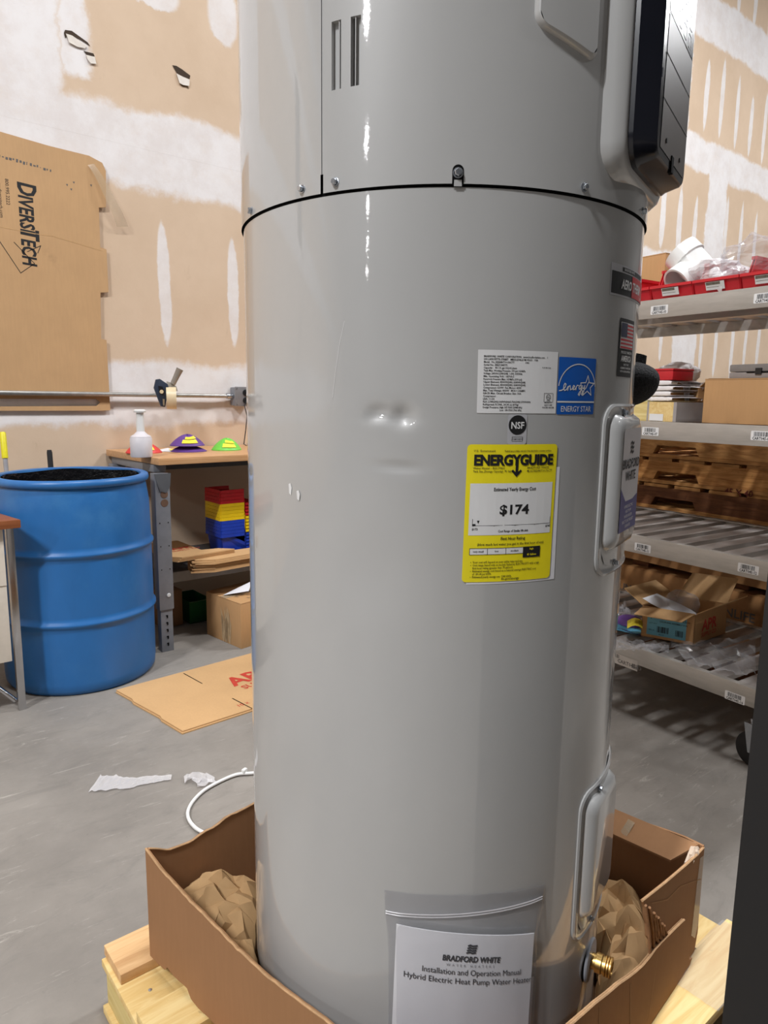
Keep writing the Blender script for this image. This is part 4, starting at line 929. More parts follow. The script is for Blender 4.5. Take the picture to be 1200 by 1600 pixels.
# left wall (u = -.318): outline in (v, z)
topL = wav((.404, .366), (.35, .352), 2, .001)+wav((.34, .350), (.26, .343), 7, .001)+wav((.25, .341), (.10, .345), 11, .0012)+wav((.09, .347), (-.342, .356), 30, .0012)
# slightly bowed wall: build as strip grid
def bowed(name, outline_top, fn, z0f, th, m=CBX):
    """wall following outline_top [(s, z)], fn(s, z) -> inner face point, z0f(s) -> bottom"""
    b = MB(); n_ = len(outline_top); rows_ = 6
    for off in (0, th):
        for s, zt_ in outline_top:
            for j in range(rows_):
                z = z0f(s)+(zt_-z0f(s))*j/(rows_-1); q, nn = fn(s, z, zt_); b.v.append(tuple(q + nn*off))
    k = n_*rows_
    for L_ in (0, 1):
        for i in range(n_-1):
            for j in range(rows_-1):
                a = L_*k+i*rows_+j; b.f.append((a, a+rows_, a+rows_+1, a+1))
    for i in range(n_-1):
        for j in (0, rows_-1): a = i*rows_+j; b.f.append((a, a+rows_, a+rows_+k, a+k))
    for i in (0, n_-1):
        for j in range(rows_-1): a = i*rows_+j; b.f.append((a, a+1, a+1+k, a+k))
    b.m = [0]*len(b.f); return b.build(name, m, T, smooth=True, angle=30)
bowed('left_wall', topL, lambda s, z, zt_: (bp(-.322-.010*math.exp(-((s-.05)/.12)**2)*((z-bz)/.2), s, z), -BU), lambda s: bz+.004*math.sin(40*s)**2+(.012 if .27 < s < .345 else 0), .0055)
tag(T.children[-1], 'outer left wall of the tray')
# back wall (v = .404)
topB = wav((-.322, .366), (-.29, .347), 2, .001)+wav((-.28, .343), (-.24, .338), 2, .001)+wav((-.23, .338), (-.14, .352), 6, .002)+wav((-.13, .351), (.412, .350), 18, .002)
bowed('back_wall', topB, lambda s, z, zt_: (bp(s, .400, z), BV), lambda s: bz, .005)
# right wall (u=.412) and its folded flap
topR = wav((-.342, .366), (.404, .360), 20, .0015)
bowed('right_wall', topR, lambda s, z, zt_: (bp(.408+.012*math.exp(-((s+.30)/.06)**2)*(z-bz)*4, s, z), BU), lambda s: bz, .005)
b = MB(); b.prism([bp(.409, -.335, .366), bp(.409, .38, .362), bp(.372, .38, .334), bp(.368, -.30, .336)], (0, 0, .004)); b.build('folded_flap', CBX, T)
b = MB(); b.prism([bp(.400, -.20, .3645), bp(.398, -.215, .3635), bp(.374, -.21, .343), bp(.376, -.195, .3435)], (0, 0, .0012)); b.build('flap_tape', TAPEM, T)
# front wall: rear layer with tear, front layer
rear = [(.412, .362), (.36, .368), (.30, .378), (.24, .388), (.19, .400), (.134, .408), (.142, .392), (.150, .375), (.158, .350), (.17, .325), (.185, .300), (.19, .285), (.30, .250), (.40, .20), (.418, .16), (.40, bz), (.412, bz)]
rear = [(.418, .362), (.38, .364), (.33, .372), (.28, .380), (.23, .389), (.18, .399), (.134, .408), (.145, .390), (.150, .372), (.161, .350), (.166, .325), (.185, .302), (.192, .270), (.19, bz+.01), (.415, bz), (.425, .18), (.420, .27)]
sheet('front_wall', [bp(u, -.338, z) for u, z in rear], -BV*.005)
fl = [(.324, .266), (.315, .268)]+[(u, z+rr.uniform(-.0015, .0015)) for u, z in ((.28, .273), (.25, .281), (.22, .286), (.19, .288), (.17, .288), (.14, .291), (.11, .298), (.084, .306), (.05, .316), (.01, .327), (-.03, .338), (-.07, .348), (-.108, .357), (-.16, .360), (-.22, .360), (-.28, .36), (-.325, .36))]
fl = fl + [(-.325, bz), (-.1, bz), (.1, .142), (.26, .142), (.32, .136), (.362, .134), (.385, .15), (.37, .155), (.36, .19), (.35, .23)]
sheet('front_outer_flap', [bp(u, -.3445, z) for u, z in fl], -BV*.005, lab='lower outer flap of the torn front wall')
# corrugated torn face between the two layers
b = MB()
for i in range(9):
    u0, z0 = .142+.011*i, .398-.011*i; wd = .004
    pts_ = [bp(u0+rr.uniform(-.002, .002), -.3445-.002*rr.random(), z0), bp(u0+.022+.008*(i % 3), -.3445, z0-.06), bp(u0+.036+.006*i, -.3445, z0-.115+.006*i)]
    b.tube(pts_, .0026, 6)
b.build('torn_corrugation', mat('torn_board', srgb(148, 108, 74), .9, 0, .2, 80), T)
b = MB(); stroke(b, [(.412, .300), (.30, .345), (.24, .352), (.17, .385)], .0015, lambda x, y: bp(x, -.3442, y)); stroke(b, [(.09, .29), (.11, .15)], .0018, lambda x, y: bp(x, -.3505, y)); stroke(b, [(.20, .28), (.178, .150)], .0010, lambda x, y: bp(x, -.3505, y)); stroke(b, [(-.02, .33), (0, .15)], .0015, lambda x, y: bp(x, -.3505, y)); b.build('crease_lines', CBE, T)
b = MB(); poly(b, [(.395, .352), (.417, .348), (.42, .20), (.408, .175), (.385, .195), (.39, .30)], lambda x, y: bp(x, -.3440, y)); b.build('corner_tape', TAPEM, T)
b = MB()
for i in range(5): b.tube([bp(.405+.004*i, -.335+.003*i, .362), bp(.395-.012*i, -.335-.006*(i % 2), .368-.002*i)], .004, 6)
b.build('frayed_corner', mat('frayed_paper', srgb(196, 176, 156), .9), T)
def cut_edge(top, fn):
    """pale torn liner standing along the cut top of a wall"""
    b = MB(); b.tube([fn(u, z) + Vector((0, 0, .0004*math.sin(u*300))) for u, z in top], .0021, 6); b.build('cut_edge', CBE2, T)
CBE2 = mat('cut_edge_board', srgb(186, 148, 108), .9, 0, .15, 60)
cut_edge(topL, lambda x, z: bp(-.3265-.010*math.exp(-((x-.05)/.12)**2)*((z-bz)/.2), x, z)); cut_edge(topB, lambda x, z: bp(x, .4005, z)); cut_edge([p for p in rear[:7]], lambda x, z: bp(x, -.3415, z)); cut_edge(fl[:15], lambda x, z: bp(x, -.3475, z)); cut_edge(fl[:15], lambda x, z: bp(x, -.3438, z-.001))
b = MB(); stroke(b, [(u, z) for u, z in topL], .0045, lambda x, y: bp(-.3225-.010*math.exp(-((x-.05)/.12)**2)*((y-bz)/.2)-.0028, x, y)+Vector((0, 0, .0008))); 

# kraft paper crumples inside the tray
def kraft(name, cu, cv_, ru, rv, z0, h, seed, label, rz=0, n_=11):
    """crumpled sheet: faceted, jittered grid kept between the heater and the tray walls"""
    q_ = random.Random(seed)
    P_ = {}
    for j in range(n_):
        for i in range(n_):
            x = (i/(n_-1)-.5)*2 + (q_.uniform(-.1, .1)); y = (j/(n_-1)-.5)*2 + (q_.uniform(-.1, .1))
            e = max(0.0, 1-abs(x)**2.6)*max(0.0, 1-abs(y)**2.6)
            z = z0+h*(e**.4)*q_.uniform(.70, 1.0)
            c_, s_ = math.cos(rz), math.sin(rz); X, Y = x*ru, y*rv
            u, v = cu+c_*X-s_*Y, cv_+s_*X+c_*Y
            v = min(max(v, -.330), .392); u = min(max(u, -.314), .400)
            d = math.hypot(u, v)
            if d < TR+.006: k = (TR+.006)/d; u *= k; v *= k
            u = min(max(u, -.316), .402)
            P_[i, j] = bp(u, v, z)
    b = MB(); b.v = [tuple(P_[i, j]) for j in range(n_) for i in range(n_)]
    for j in range(n_-1):
        for i in range(n_-1):
            a = j*n_+i; t1, t2 = ((a, a+1, a+n_+1), (a, a+n_+1, a+n_)) if q_.random() < .5 else ((a, a+1, a+n_), (a+1, a+n_+1, a+n_))
            b.f += [t1, t2]
    b.m = [0]*len(b.f)
    o = b.build(name, KRAFT)
    bm = bmesh.new(); bm.from_mesh(o.data)
    bmesh.ops.subdivide_edges(bm, edges=bm.edges, cuts=2, smooth=.12, use_grid_fill=True, fractal=.3, seed=seed)
    for f_ in bm.faces: f_.smooth = True
    for e_ in bm.edges:
        if len(e_.link_faces) == 2 and e_.calc_face_angle(0) > R(22): e_.smooth = False
    bm.to_mesh(o.data); bm.free()
    return tag(o, label, 'packing paper')
kraft('kraft_paper', -.235, .30, .085, .10, bz+.05, .115, 13, 'crumpled brown kraft paper packed at the left corner of the tray', .4)
kraft('kraft_paper', -.285, .17, .040, .085, bz+.05, .100, 41, 'second kraft paper wad squeezed between the heater and the left tray wall', .0, 7)
kraft('kraft_paper', .335, -.02, .065, .15, bz+.02, .135, 22, 'large kraft paper wad in the shade at the back right of the tray', .0)
kraft('kraft_paper', .295, -.215, .10, .08, bz+.02, .120, 64, 'bulging kraft paper wad in the middle of the right side of the tray', .5)
kraft('kraft_paper', .215, -.290, .11, .038, bz+.02, .105, 92, 'kraft paper corner sticking up just behind the brass valve', .15, 8)

# ================================================================== manual in a zip bag, hung on the jacket
f = cfn(-139.6, .175, TR+.0085)
MW, MH = .1935, .316
def bend(fn, dz=lambda x, y: 0): return fn
t = thing('installation_manual', tuple(cyl(-121, .175, TR+.008)), 'white installation manual booklet inside the clear zip bag on the heater', 'manual')
def fman(off): return lambda x, y: cyl(-139.6+math.degrees((x-.004+(MH-y)*-.022)/TR), .175+y*(1.0)+.008-.034*x/MW+.004*math.sin(PI*x/MW), TR+off+.0015*math.sin(3*y/MH+2*x/MW))
b = MB(); g = fman(.0075); b.grid(20, 16, lambda u, v: g(u*MW, v*MH)); b.build('cover_page', PAPER, t, smooth=True, solid=.0015)
b = MB(); g3 = fman(.0050); b.grid(20, 16, lambda u, v: g3(.006+u*(MW+.002), v*(MH-.072))); b.build('back_booklet', mat('paper_behind', srgb(216, 216, 220), .7, 0, .02), t, smooth=True)
g = fman(.0100)
b = MB()
put(b, 'BRADFORD WHITE', MW*.525, MH-.0405, .0118, g, align='CENTER', offset=.035, shear=.12, sx=.78, res=3)
for k in range(4): stroke(b, [(MW*.515-.0055+.0006*k, MH-.0270+.0036*k), (MW*.515-.001, MH-.0258+.0036*k), (MW*.515+.002, MH-.0272+.0036*k), (MW*.515+.0062+.0006*k, MH-.0262+.0036*k)], .0024, g)
put(b, 'Installation and Operation Manual', MW*.545, MH-.0610, .0124, g, align='CENTER', offset=.0, res=3, sx=.82)
put(b, 'Hybrid Electric Heat Pump Water Heater', MW*.53, MH-.0745, .0124, g, align='CENTER', offset=.0, res=3, sx=.86)
b.build('cover_lettering', mat('navy_black_ink', srgb(34, 36, 46), .5, 0, 0), t)
b = MB(); put(b, 'WATER HEATERS', MW*.52, MH-.0482, .0050, g, align='CENTER', spacing=1.9)
put(b, 'Scan this QR code to view the manual in', MW*.56, MH-.166, .0056, g, align='CENTER'); b.build('small_print', mat('grey_print', srgb(120, 120, 126), .6, 0, 0), t)
# bag
BGW, BGH = .232, .345
t = thing('zip_bag', tuple(cyl(-120, .175, TR+.003)), 'clear plastic zip bag holding the white manual, taped on the heater jacket', 'plastic bag')
def fbag(off, lump=0):
    def fn(x, y):
        e = min(1, min(x, BGW-x)/.02)*min(1, (BGH-y)/.06); k = max(0, 1-abs(y-BGH)/.05)
        xx = x + (.0 if y > BGH-.035 else (.006 if x < BGW/2 else -.010)*min(1, (BGH-.035-y)/.03)*(abs(x-BGW/2)/(BGW/2))**4*1.0)
        r_ = TR+.0012+off*max(0, e)+lump*(fnoise((x*28, y*9, 1.7), 1, 3)*.0016+fnoise((x*9, y*60, 5.1), 1, 3)*.0022*k)
        return cyl(-143.9+math.degrees((xx+(BGH-y)*.010)/TR), .196+y*1.0-.010*x/BGW+.005*math.sin(PI*x/BGW), r_)
    return fn
g = fbag(.0115, 1.0); b = MB(); b.grid(60, 70, lambda u, v: g(u*BGW, v*BGH)); b.build('front_film', BAGM, t, smooth=True, angle=180)
g = fbag(.0003, 0); b = MB(); b.grid(30, 8, lambda u, v: g(u*BGW, v*BGH)); b.build('back_film', BAGM, t, smooth=True, angle=180)
g = fbag(.0035, 0)
b = MB()
for dy in (.0, .0035):
    b.tube([g(.002+(BGW-.006)*i/24, BGH-.031-dy-.002*math.sin(PI*i/24)+.012*i/24) for i in range(25)], .0009, 6)
b.build('zip_track', FILMW, t, smooth=True)

# ================================================================== black panel at the right edge
t = thing('black_cabinet', (.55, .2, 0), 'scuffed black plastic cabinet at the right edge in front of the cart', 'cabinet')
MB().box((.805, -.0145, .62), (.51, .46, 1.16)).build('cabinet_body', SCUFF, t, bevel=.006)
MB().box((.81, -.0195, 1.215), (.51, .47, .03)).build('cabinet_lid', BLACKP, t, bevel=.005)
for x, y in ((.60, .16), (1.01, .16), (.60, -.2), (1.01, -.2)): MB().lathe((x, y, 0), [(0, 0), (.02, 0), (.022, .04), (0, .04)], 16).build('foot', BLACKR, t)

# ================================================================== shelf cart on casters
NX = Vector((.995, -.103, 0)).normalized(); NY = Vector((-NX.y, NX.x, 0)); P0 = Vector((2.28, 1.0, 0))
def ca(px, py, d): return on(px, py, P0+NX*d, NX)
def cw(s, d, z): return P0 + NY*s + NX*d + Vector((0, 0, z))
def csd(p): q = Vector(p)-P0; return q.dot(NY), q.dot(NX), q.z
rzC = math.atan2(NX.y, NX.x)
C = thing('shelf_cart', tuple(cw(.5, .31, 0)), 'four tier aluminium shelf cart with slatted shelves standing beside the heater', 'cart')
S0, S1, CD = -.13, 1.25, .64
tops = [1.547, 1.130, .714, .298]
RotC = Matrix.Rotation(rzC, 3, 'Z')
def cbox(mb, s0, s1, d0, d1, z0, z1): 
    return mb.prism([cw(s0, d0, z0), cw(s1, d0, z0), cw(s1, d1, z0), cw(s0, d1, z0)], (0, 0, z1-z0))
tagd = {0: [(1030, 484, 'CART045-03'), (1195, 465, 'CART045-04')], 1: [(1016, 674, 'CART045-07'), (1190, 681, 'CART045-08')], 2: [(1004, 856, 'CART045-11'), (1169, 889, 'CART045-12')], 3: [(1148, 1090, 'CART045-16')]}
for k, zt_ in enumerate(tops):
    cbox(MB(), S0, S1, 0, .004, zt_-.063, zt_).build('front_rail', ALU, C, bevel=.0012)
    fr = C.children[-1]
    cbox(MB(), S0, S1, .004, .022, zt_-.004, zt_).build('rail_lip', ALU, C)
    cbox(MB(), S0, S1, CD-.004, CD, zt_-.063, zt_).build('rear_rail', ALU, C)
    cbox(MB(), S0, S1, CD-.03, CD-.004, zt_-.004, zt_).build('rail_lip', ALU, C)
    for s in (S0, S1-.004): cbox(MB(), s, s+.004, .004, CD-.004, zt_-.063, zt_-.005).build('end_rail', ALU, C)
    cbox(MB(), S0+.004, S1-.004, CD*.5-.02, CD*.5+.02, zt_-.045, zt_-.022).build('cross_beam', ALU, C)
    s = S0+.03
    while s < S1-.05:
        b = MB(); cbox(b, s, s+.058, .006, CD-.006, zt_-.024, zt_-.0055); b.build('slat', ALUS, C); s += .1
    for (px, py, code) in tagd[k]:
        q = ca(px, py, -.0006); fq = pl(q, -NY, (0, 0, 1)); 
        b = MB(); poly(b, roundrect(-.034, -.0145, .034, .0145, .003, 3), fq); lt = b.build('shelf_tag', LABW, C)
        fq2 = pl(q-NX*.0004, -NY, (0, 0, 1)); b = MB(); barcode(b, -.024, -.002, .024, .0115, fq2, seed=px); put(b, code, 0, -.0125, .0125, fq2, align='CENTER', offset=.02, sx=.85, res=1); b.build('tag_print', INK, lt)
q0 = ca(975, 1034, -.0008); fq = pl(q0, -NY, (0, 0, 1)); b = MB(); rect(b, -.09, -.018, .06, .022, fq); lt = b.build('paper_strip_label', mat('worn_paper', srgb(190, 184, 176), .6), C)
fq = pl(q0-NX*.0004, -NY, (0, 0, 1)); b = MB(); put(b, 'CART045-13', -.03, -.010, .020, fq, offset=.015, res=1); barcode(b, -.07, .006, -.02, .02, fq, 5); barcode(b, .035, -.012, .065, .006, fq, 6); b.build('tag_print', INKG, lt)
for s in (S0, S1-.035):
    for d in (0, CD-.035):
        b = MB(); cbox(b, s-.036 if s == S0 else s+.035, s-.001 if s == S0 else s+.07, d, d+.035, .15, 1.60); b.build('post', ALU, C, bevel=.002)
def caster(s, d):
    t = MB(); c = cw(s, d, .062); t.lathe(c-NY*.0-NX*.016, [(0, 0), (.055, 0), (.062, .004), (.062, .028), (.055, .032), (0, .032)], 28, NX); o = t.build('caster_wheel', BLACKR, C, smooth=True)
    for e in (-.022, .018): MB().prism([c+NX*e+Vector((0, 0, -.012))+NY*.015, c+NX*e+Vector((0, 0, -.012))-NY*.015, c+NX*e-NY*.035+Vector((0, 0, .088)), c+NX*e+NY*.035+Vector((0, 0, .088))], NX*.004).build('caster_fork', ZINC, o)
    MB().tube([c-NX*.026, c+NX*.026], .008, 10).build('axle', ZINC, o)
for s in (S0+.035, S1-.02):
    for d in (.085, CD-.06): caster(s, d)
# red bins along the front of the top shelf
ZS = tops[0]+.0005
def hop(s0, wd, dep, h, m, label, grp, z=ZS, d0=.008, tagtxt=True):
    t = thing('parts_bin', tuple(cw(s0, d0, z)), label, 'bin', grp)
    b = MB(); cbox(b, s0+.006, s0+wd-.006, d0+.02, d0+dep, z, z+.003)
    # sides
    for s in (s0+.002, s0+wd-.0045):
        b.prism([cw(s, d0+.018, z), cw(s, d0+dep, z), cw(s, d0+dep, z+h), cw(s, d0+.075, z+h), cw(s, d0+.048, z+h*.42), cw(s, d0, z+h*.42)], NY*.0025)
    b.prism([cw(s0+.002, d0+dep-.003, z), cw(s0+wd-.002, d0+dep-.003, z), cw(s0+wd-.002, d0+dep-.003, z+h), cw(s0+.002, d0+dep-.003, z+h)], NX*.003)
    b.prism([cw(s0+.0045, d0+.016, z), cw(s0+wd-.0045, d0+.016, z), cw(s0+wd-.0045, d0-.002, z+h*.42), cw(s0+.0045, d0-.002, z+h*.42)], NX*.003)
    b.build('bin_body', m, t)
    b = MB(); cbox(b, s0+.001, s0+wd-.001, d0-.006, d0+.001, z+h*.42-.008, z+h*.42+.001); cbox(b, s0+.0, s0+.008, d0+.07, d0+dep, z+h-.008, z+h+.002); cbox(b, s0+wd-.008, s0+wd, d0+.07, d0+dep, z+h-.008, z+h+.002); b.build('rim', m, t)
    if tagtxt:
        q = cw(s0+wd/2, d0+.0045, z+.020)-NX*.006; sl = (NX*-.018+Vector((0, 0, h*.42))).normalized(); fq = pl(q, -NY, sl)
        b = MB(); rect(b, -.032, -.012, .032, .014, fq); lt = b.build('bin_card', LABW, t); fq2 = pl(q-NX*.0006, -NY, sl); b = MB(); rect(b, -.030, .004, .018, .013, fq2); stroke(b, [(-.028, -.003), (.02, -.003)], .0012, fq2); b.build('card_print', mat('card_grey_print', srgb(110, 104, 92), .6, 0, .3, 200), lt)
names = ['leftmost red parts bin, mostly hidden by the heater', 'red parts bin under the white pipe fitting', 'red parts bin with a plastic bag hanging over its lip', 'rightmost red parts bin, filled with clear bags']
for k, s0 in enumerate((.405, .243, .081, -.081)): hop(s0-.02, .160, .27, .105, REDP, names[k], 'red parts bins on the top shelf')
# white wye fitting lying over the bins
t = thing('pipe_fitting', tuple(ca(1075, 455, .10)), 'large white plastic pipe wye fitting with belled ends in the red bins', 'pipe fitting')
A0 = ca(1067, 397, .10); A1 = ca(1100, 430, .12); A2 = ca(1148, 462, .12)
dA = (A1-A0).normalized(); rA = .058
def pipe_shell(name, a, d, prof, seg=40): MB().lathe(a, prof, seg, d).build(name, WHITEG, t, smooth=True, angle=50)
pipe_shell('top_socket', A0-dA*.012, dA, [(rA-.006, .05), (rA-.006, 0), (rA+.004, 0), (rA+.004, .042), (rA-.003, .046)])
pipe_shell('barrel', A0, dA, [(rA-.002, .03), (rA-.004, .07), (rA-.008, .11), (rA-.016, .15), (rA-.018, .20), (rA-.022, .20), (rA-.022, .03)])
B1 = ca(1061, 441, .045); B0 = A0+dA*.075; dB = (B1-B0).normalized()
pipe_shell('branch_socket', B1+dB*.012, -dB, [(rA-.010, .06), (rA-.010, 0), (rA-.003, 0), (rA-.003, .05), (rA-.010, .055), (rA-.012, .10)])
# bags over the bins
def blob(name, px, py, d, w_, h_, dp, m, label, seed, cat='plastic bag', grp=None, amp=.35, zmin=None):
    c = ca(px, py, d)
    def fn(u, v):
        a = 2*PI*u; ph = (v-.5)*PI
        q = -NY*(math.cos(a)*math.cos(ph)*w_) + NX*(math.sin(a)*math.cos(ph)*dp) + Vector((0, 0, math.sin(ph)*h_))
        k = 1+amp*fnoise((q.x*16+seed, q.y*16, q.z*16), 1, 3); q = c + q*k
        if zmin is not None: q.z = max(q.z, zmin)
        return q
    b = MB(); b.grid(40, 22, fn); return tag(b.build(name, m), label, cat, grp)
blob('clear_bag', 1128, 432, .12, .085, .055, .10, FILMW, 'crumpled clear bag of small parts in the third red bin', 3.3, zmin=ZS+.005)
blob('clear_bag', 1178, 408, .14, .10, .075, .10, FILM, 'tall rounded clear bag bulging out of the rightmost red bin', 7.7, zmin=ZS+.005)
b = MB(); q0, q1 = ca(1108, 436, .03), ca(1128, 446, .005); b.grid(10, 4, lambda u, v: ca(1100+28*u, 430+20*u+9*v, .03-.028*u)+Vector((0, 0, .004*math.sin(8*u+3*v))) ); tag(b.build('bag_tail', FILMW), 'flat clear bag tail lying over the red bin lip', 'plastic bag')
# carton behind bins
def upright(name, pxl, pyt, pxr, d, dep, zb, m, label, cat='box', tape=False, h=None, grp=None, fullparts=True):
    a = ca(pxl, pyt, d); c = ca(pxr, pyt, d); s0, _, zt_ = csd(a); s1 = csd(c)[0]; zt_ = zb+h if h else zt_
    t = thing(name, tuple(cw((s0+s1)/2, d+dep/2, zb)), label, cat, grp)
    cbox(MB(), s1, s0, d, d+dep, zb, zt_-.004).build('body', m, t, bevel=.0015)
    for g in (0, 1):
        cbox(MB(), s1, s0, d+g*(dep/2+.001), d+dep/2-.001+g*dep/2, zt_-.0035, zt_).build('top_flap', m, t)
    return t, s1, s0, zt_
upright('small_carton', 1000, 402, 1040, .31, .22, ZS, CB, 'brown carton behind the leftmost red bin')
Z2 = tops[1]+.0005
upright('large_carton', 1102, 592, 1262, .06, .42, Z2, CB, 'large plain brown carton on the second shelf')
t = thing('grey_case', tuple(ca(1170, 585, .12)), 'grey flat case with a latch lying on the large brown carton', 'case')
zc = csd(ca(1102, 592, .06))[2]+.001
s0 = csd(ca(1139, 585, .10))[0]
cbox(MB(), s0-.33, s0, .10, .42, zc, zc+.020).build('lower_shell', GREYC, t, bevel=.004); cbox(MB(), s0-.33, s0, .10, .42, zc+.0215, zc+.045).build('upper_shell', mat('case_top', srgb(140, 136, 134), .5), t, bevel=.004)
cbox(MB(), s0-.11, s0-.09, .095, .0995, zc+.012, zc+.032).build('latch', BLACKP, t); cbox(MB(), s0-.30, s0-.06, .098, .0995, zc+.017, zc+.0195).build('seam_line', BLK, t)
cbox(MB(), s0-.30, s0-.05, .20, .24, zc+.0455, zc+.050).build('carry_handle', BLACKP, t, bevel=.001)
# small wooden crate with white folded parts and a red carton on top
t = thing('wood_crate', tuple(ca(1030, 655, .03)), 'small open wooden crate at the left end of the second shelf', 'crate')
for a, c_, m in ((990, 1011, PINEY), (1011, 1014, GREYC), (1014, 1052, PINE), (1052, 1057, GREYC)):
    sa = csd(ca(a, 640, .03))[0]; sc = csd(ca(c_, 640, .03))[0]; zt_ = csd(ca(1030, 628, .03))[2]
    cbox(MB(), sc, sa, .03, .04 if m is not GREYC else .26, Z2, zt_).build('crate_board' if m is not GREYC else 'metal_edge', m, t)
sa, sc = csd(ca(990, 640, .03))[0], csd(ca(1057, 640, .03))[0]
cbox(MB(), sc, sa, .25, .26, Z2, zt_).build('crate_board', PINE, t); cbox(MB(), sc, sa, .04, .25, Z2, Z2+.008).build('crate_base', PINE, t)
q = ca(1025, 652, .027); b = MB(); rect(b, -.028, 0, .028, .024, pl(q-Vector((0, 0, .012)), -NY, (0, 0, 1))); b.build('white_label', LABW, t)
zt_ = zt_+.001
def fold(name, pxl, pxr, d, dep, z0, th, m, label, seed, grp=None, cat='folded cloth'):
    s0 = csd(ca(pxl, 610, d))[0]; s1 = csd(ca(pxr, 610, d))[0]; L_ = s0-s1
    def fn(u, v):
        a = 2*PI*v; cx_, cz_ = math.cos(a), math.sin(a); sg = lambda x: math.copysign(abs(x)**.3, x)
        w_ = fnoise((u*5+seed, sg(cx_), seed), 1, 2)
        return cw(s0-L_*u+.006*w_, d+dep*.5-dep*.5*sg(cx_)*(1-.05*abs(w_)), z0+th*.5+(th*.5)*sg(cz_)*(1-.25*abs(w_))*(.55+.45*min(1, min(u, 1-u)*8)))
    b = MB(); b.grid(16, 33, fn); return tag(b.build(name, m, smooth=True), label, cat, grp)
z = zt_
for k in range(4):
    fold('folded_cloth', 1010+1.5*(k % 2), 1051-3*(k % 2), .045, .18, z, .0185, CLOTHW, 'white folded cloth on the wooden crate, %s of four under the red carton' % ['lowest', 'second', 'third', 'topmost'][k], 3+k, 'white folded cloths on the crate'); z += .0188
t = thing('red_carton', tuple(cw(.42, .1, z)), 'small flat red box on top of the white folded cloths', 'box')
s0 = csd(ca(1015, 590, .05))[0]; s1 = csd(ca(1051, 590, .05))[0]
cbox(MB(), s1, s0, .05, .17, z, z+.032).build('box_base', REDD if False else REDP, t, bevel=.003); cbox(MB(), s1-.001, s0+.001, .049, .171, z+.0325, z+.040).build('box_lid', REDP, t, bevel=.002)
# open carton with draped white cloth behind
t = thing('open_carton', tuple(ca(1070, 650, .20)), 'open brown carton with bent flaps between crate and large carton', 'box')
s0 = csd(ca(1048, 650, .20))[0]; s1 = csd(ca(1088, 650, .20))[0]; zo = csd(ca(1070, 606, .20))[2]
for a in ((s1, s0, .20, .204), (s1, s0, .40, .404), (s1, s1+.004, .2045, .3995), (s0-.004, s0, .2045, .3995)): cbox(MB(), a[0], a[1], a[2], a[3], Z2, zo).build('side_panel', CB, t)
MB().prism([cw(s1, .205, zo+.001), cw(s1, .395, zo+.001), cw(s1-.03, .39, zo+.035), cw(s1-.03, .21, zo+.03)], (0, 0, .003)).build('flap', CB, t)
MB().prism([cw(s0, .2, zo-.06), cw(s0+.03, .19, zo-.05), cw(s0-.028, .19, zo+.02), cw(s0-.045, .20, zo+.01)], NX*.003).build('flap', CB, t)
blob('white_cloth', 1058, 584, .30, .075, .040, .08, CLOTHW, 'long white cloth piled over the open carton, one end hanging down', 5.1, 'cloth', amp=.4)
b = MB(); b.grid(8, 12, lambda u, v: ca(1066+14*u*(1-.55*v)+4*v, 596+32*v, .195+.003*math.sin(9*u+4*v))); tag(b.build('cloth_end', CLOTHW, smooth=True), 'white cloth end hanging in front of the open carton', 'cloth')
b = MB(); b.grid(5, 5, lambda u, v: ca(1086+16*u, 600-3*u+21*v, .28+.03*v)); tag(b.build('white_sheet', PAPER, smooth=True), 'white paper sheet between the open carton and the large carton', 'paper')
upright('pale_carton', 985, 600, 1014, .30, .2, Z2, OLIVE, 'tall pale yellow carton seen beside the black foam', h=.155)

# bottom shelf: open carton with red print, bags, cards
Z4 = tops[3]+.0005
c0 = Vector((2.506, 1.209, Z4)); ul = (Vector((2.451, 1.387, 0))-Vector((2.506, 1.209, 0))); ur = (Vector((2.73, 1.202, 0))-Vector((2.506, 1.209, 0)))
ul = ul.normalized()*.190; ur = ur.normalized()*.24; hh = .118; un, urn = ul.normalized(), ur.normalized(); Zv = Vector((0, 0, 1))
t = thing('open_parts_carton', tuple(c0), 'open brown carton with blue label and red lettering on the bottom shelf', 'box')
b = MB(); b.prism([c0, c0+ul, c0+ul+ur, c0+ur], (0, 0, .003)); b.build('carton_base', CB, t)
for nm, a, e, inw in (('left_panel', c0, ul, urn), ('right_panel', c0, ur, un), ('back_panel', c0+ul, ur, -un), ('far_panel', c0+ur, ul, -urn)):
    MB().prism([a, a+e, a+e+Zv*hh, a+Zv*hh], inw*.003).build('side_panel', CB, t)
# flaps
def flap(a, e, out, L_, up_, shrink=.01, thk=.003):
    q = a+Zv*(hh+.001); en = e.normalized()
    MB().prism([q+en*shrink*.2, q+e-en*shrink*.2, q+e-en*shrink+out*L_+Zv*up_, q+en*shrink+out*L_+Zv*up_], Zv*thk).build('flap', CBL, t)
flap(c0, ul, -urn, .075, -.018); flap(c0+ul, ur, un, .08, .055, .01); flap(c0+ur, ul, urn, .09, .085); flap(c0, ur, -un, .07, .045)
f = pl(c0+un*.170-urn*.0006+Zv*.012, -un, Zv); b = MB(); rect(b, 0, 0, .142, .086, f); lt = b.build('blue_label', TEAL, t)
f = pl(c0+un*.170-urn*.0012+Zv*.012, -un, Zv); b = MB(); put(b, '1', .01, .065, .018, f, offset=.02); put(b, 'QTY 1  ITEM 0450-16  ELBOW', .05, .068, .008, f); put(b, 'COUPLING ASSEMBLY 4 IN', .045, .055, .0085, f, offset=.01); rect(b, .075, .076, .138, .081, f)
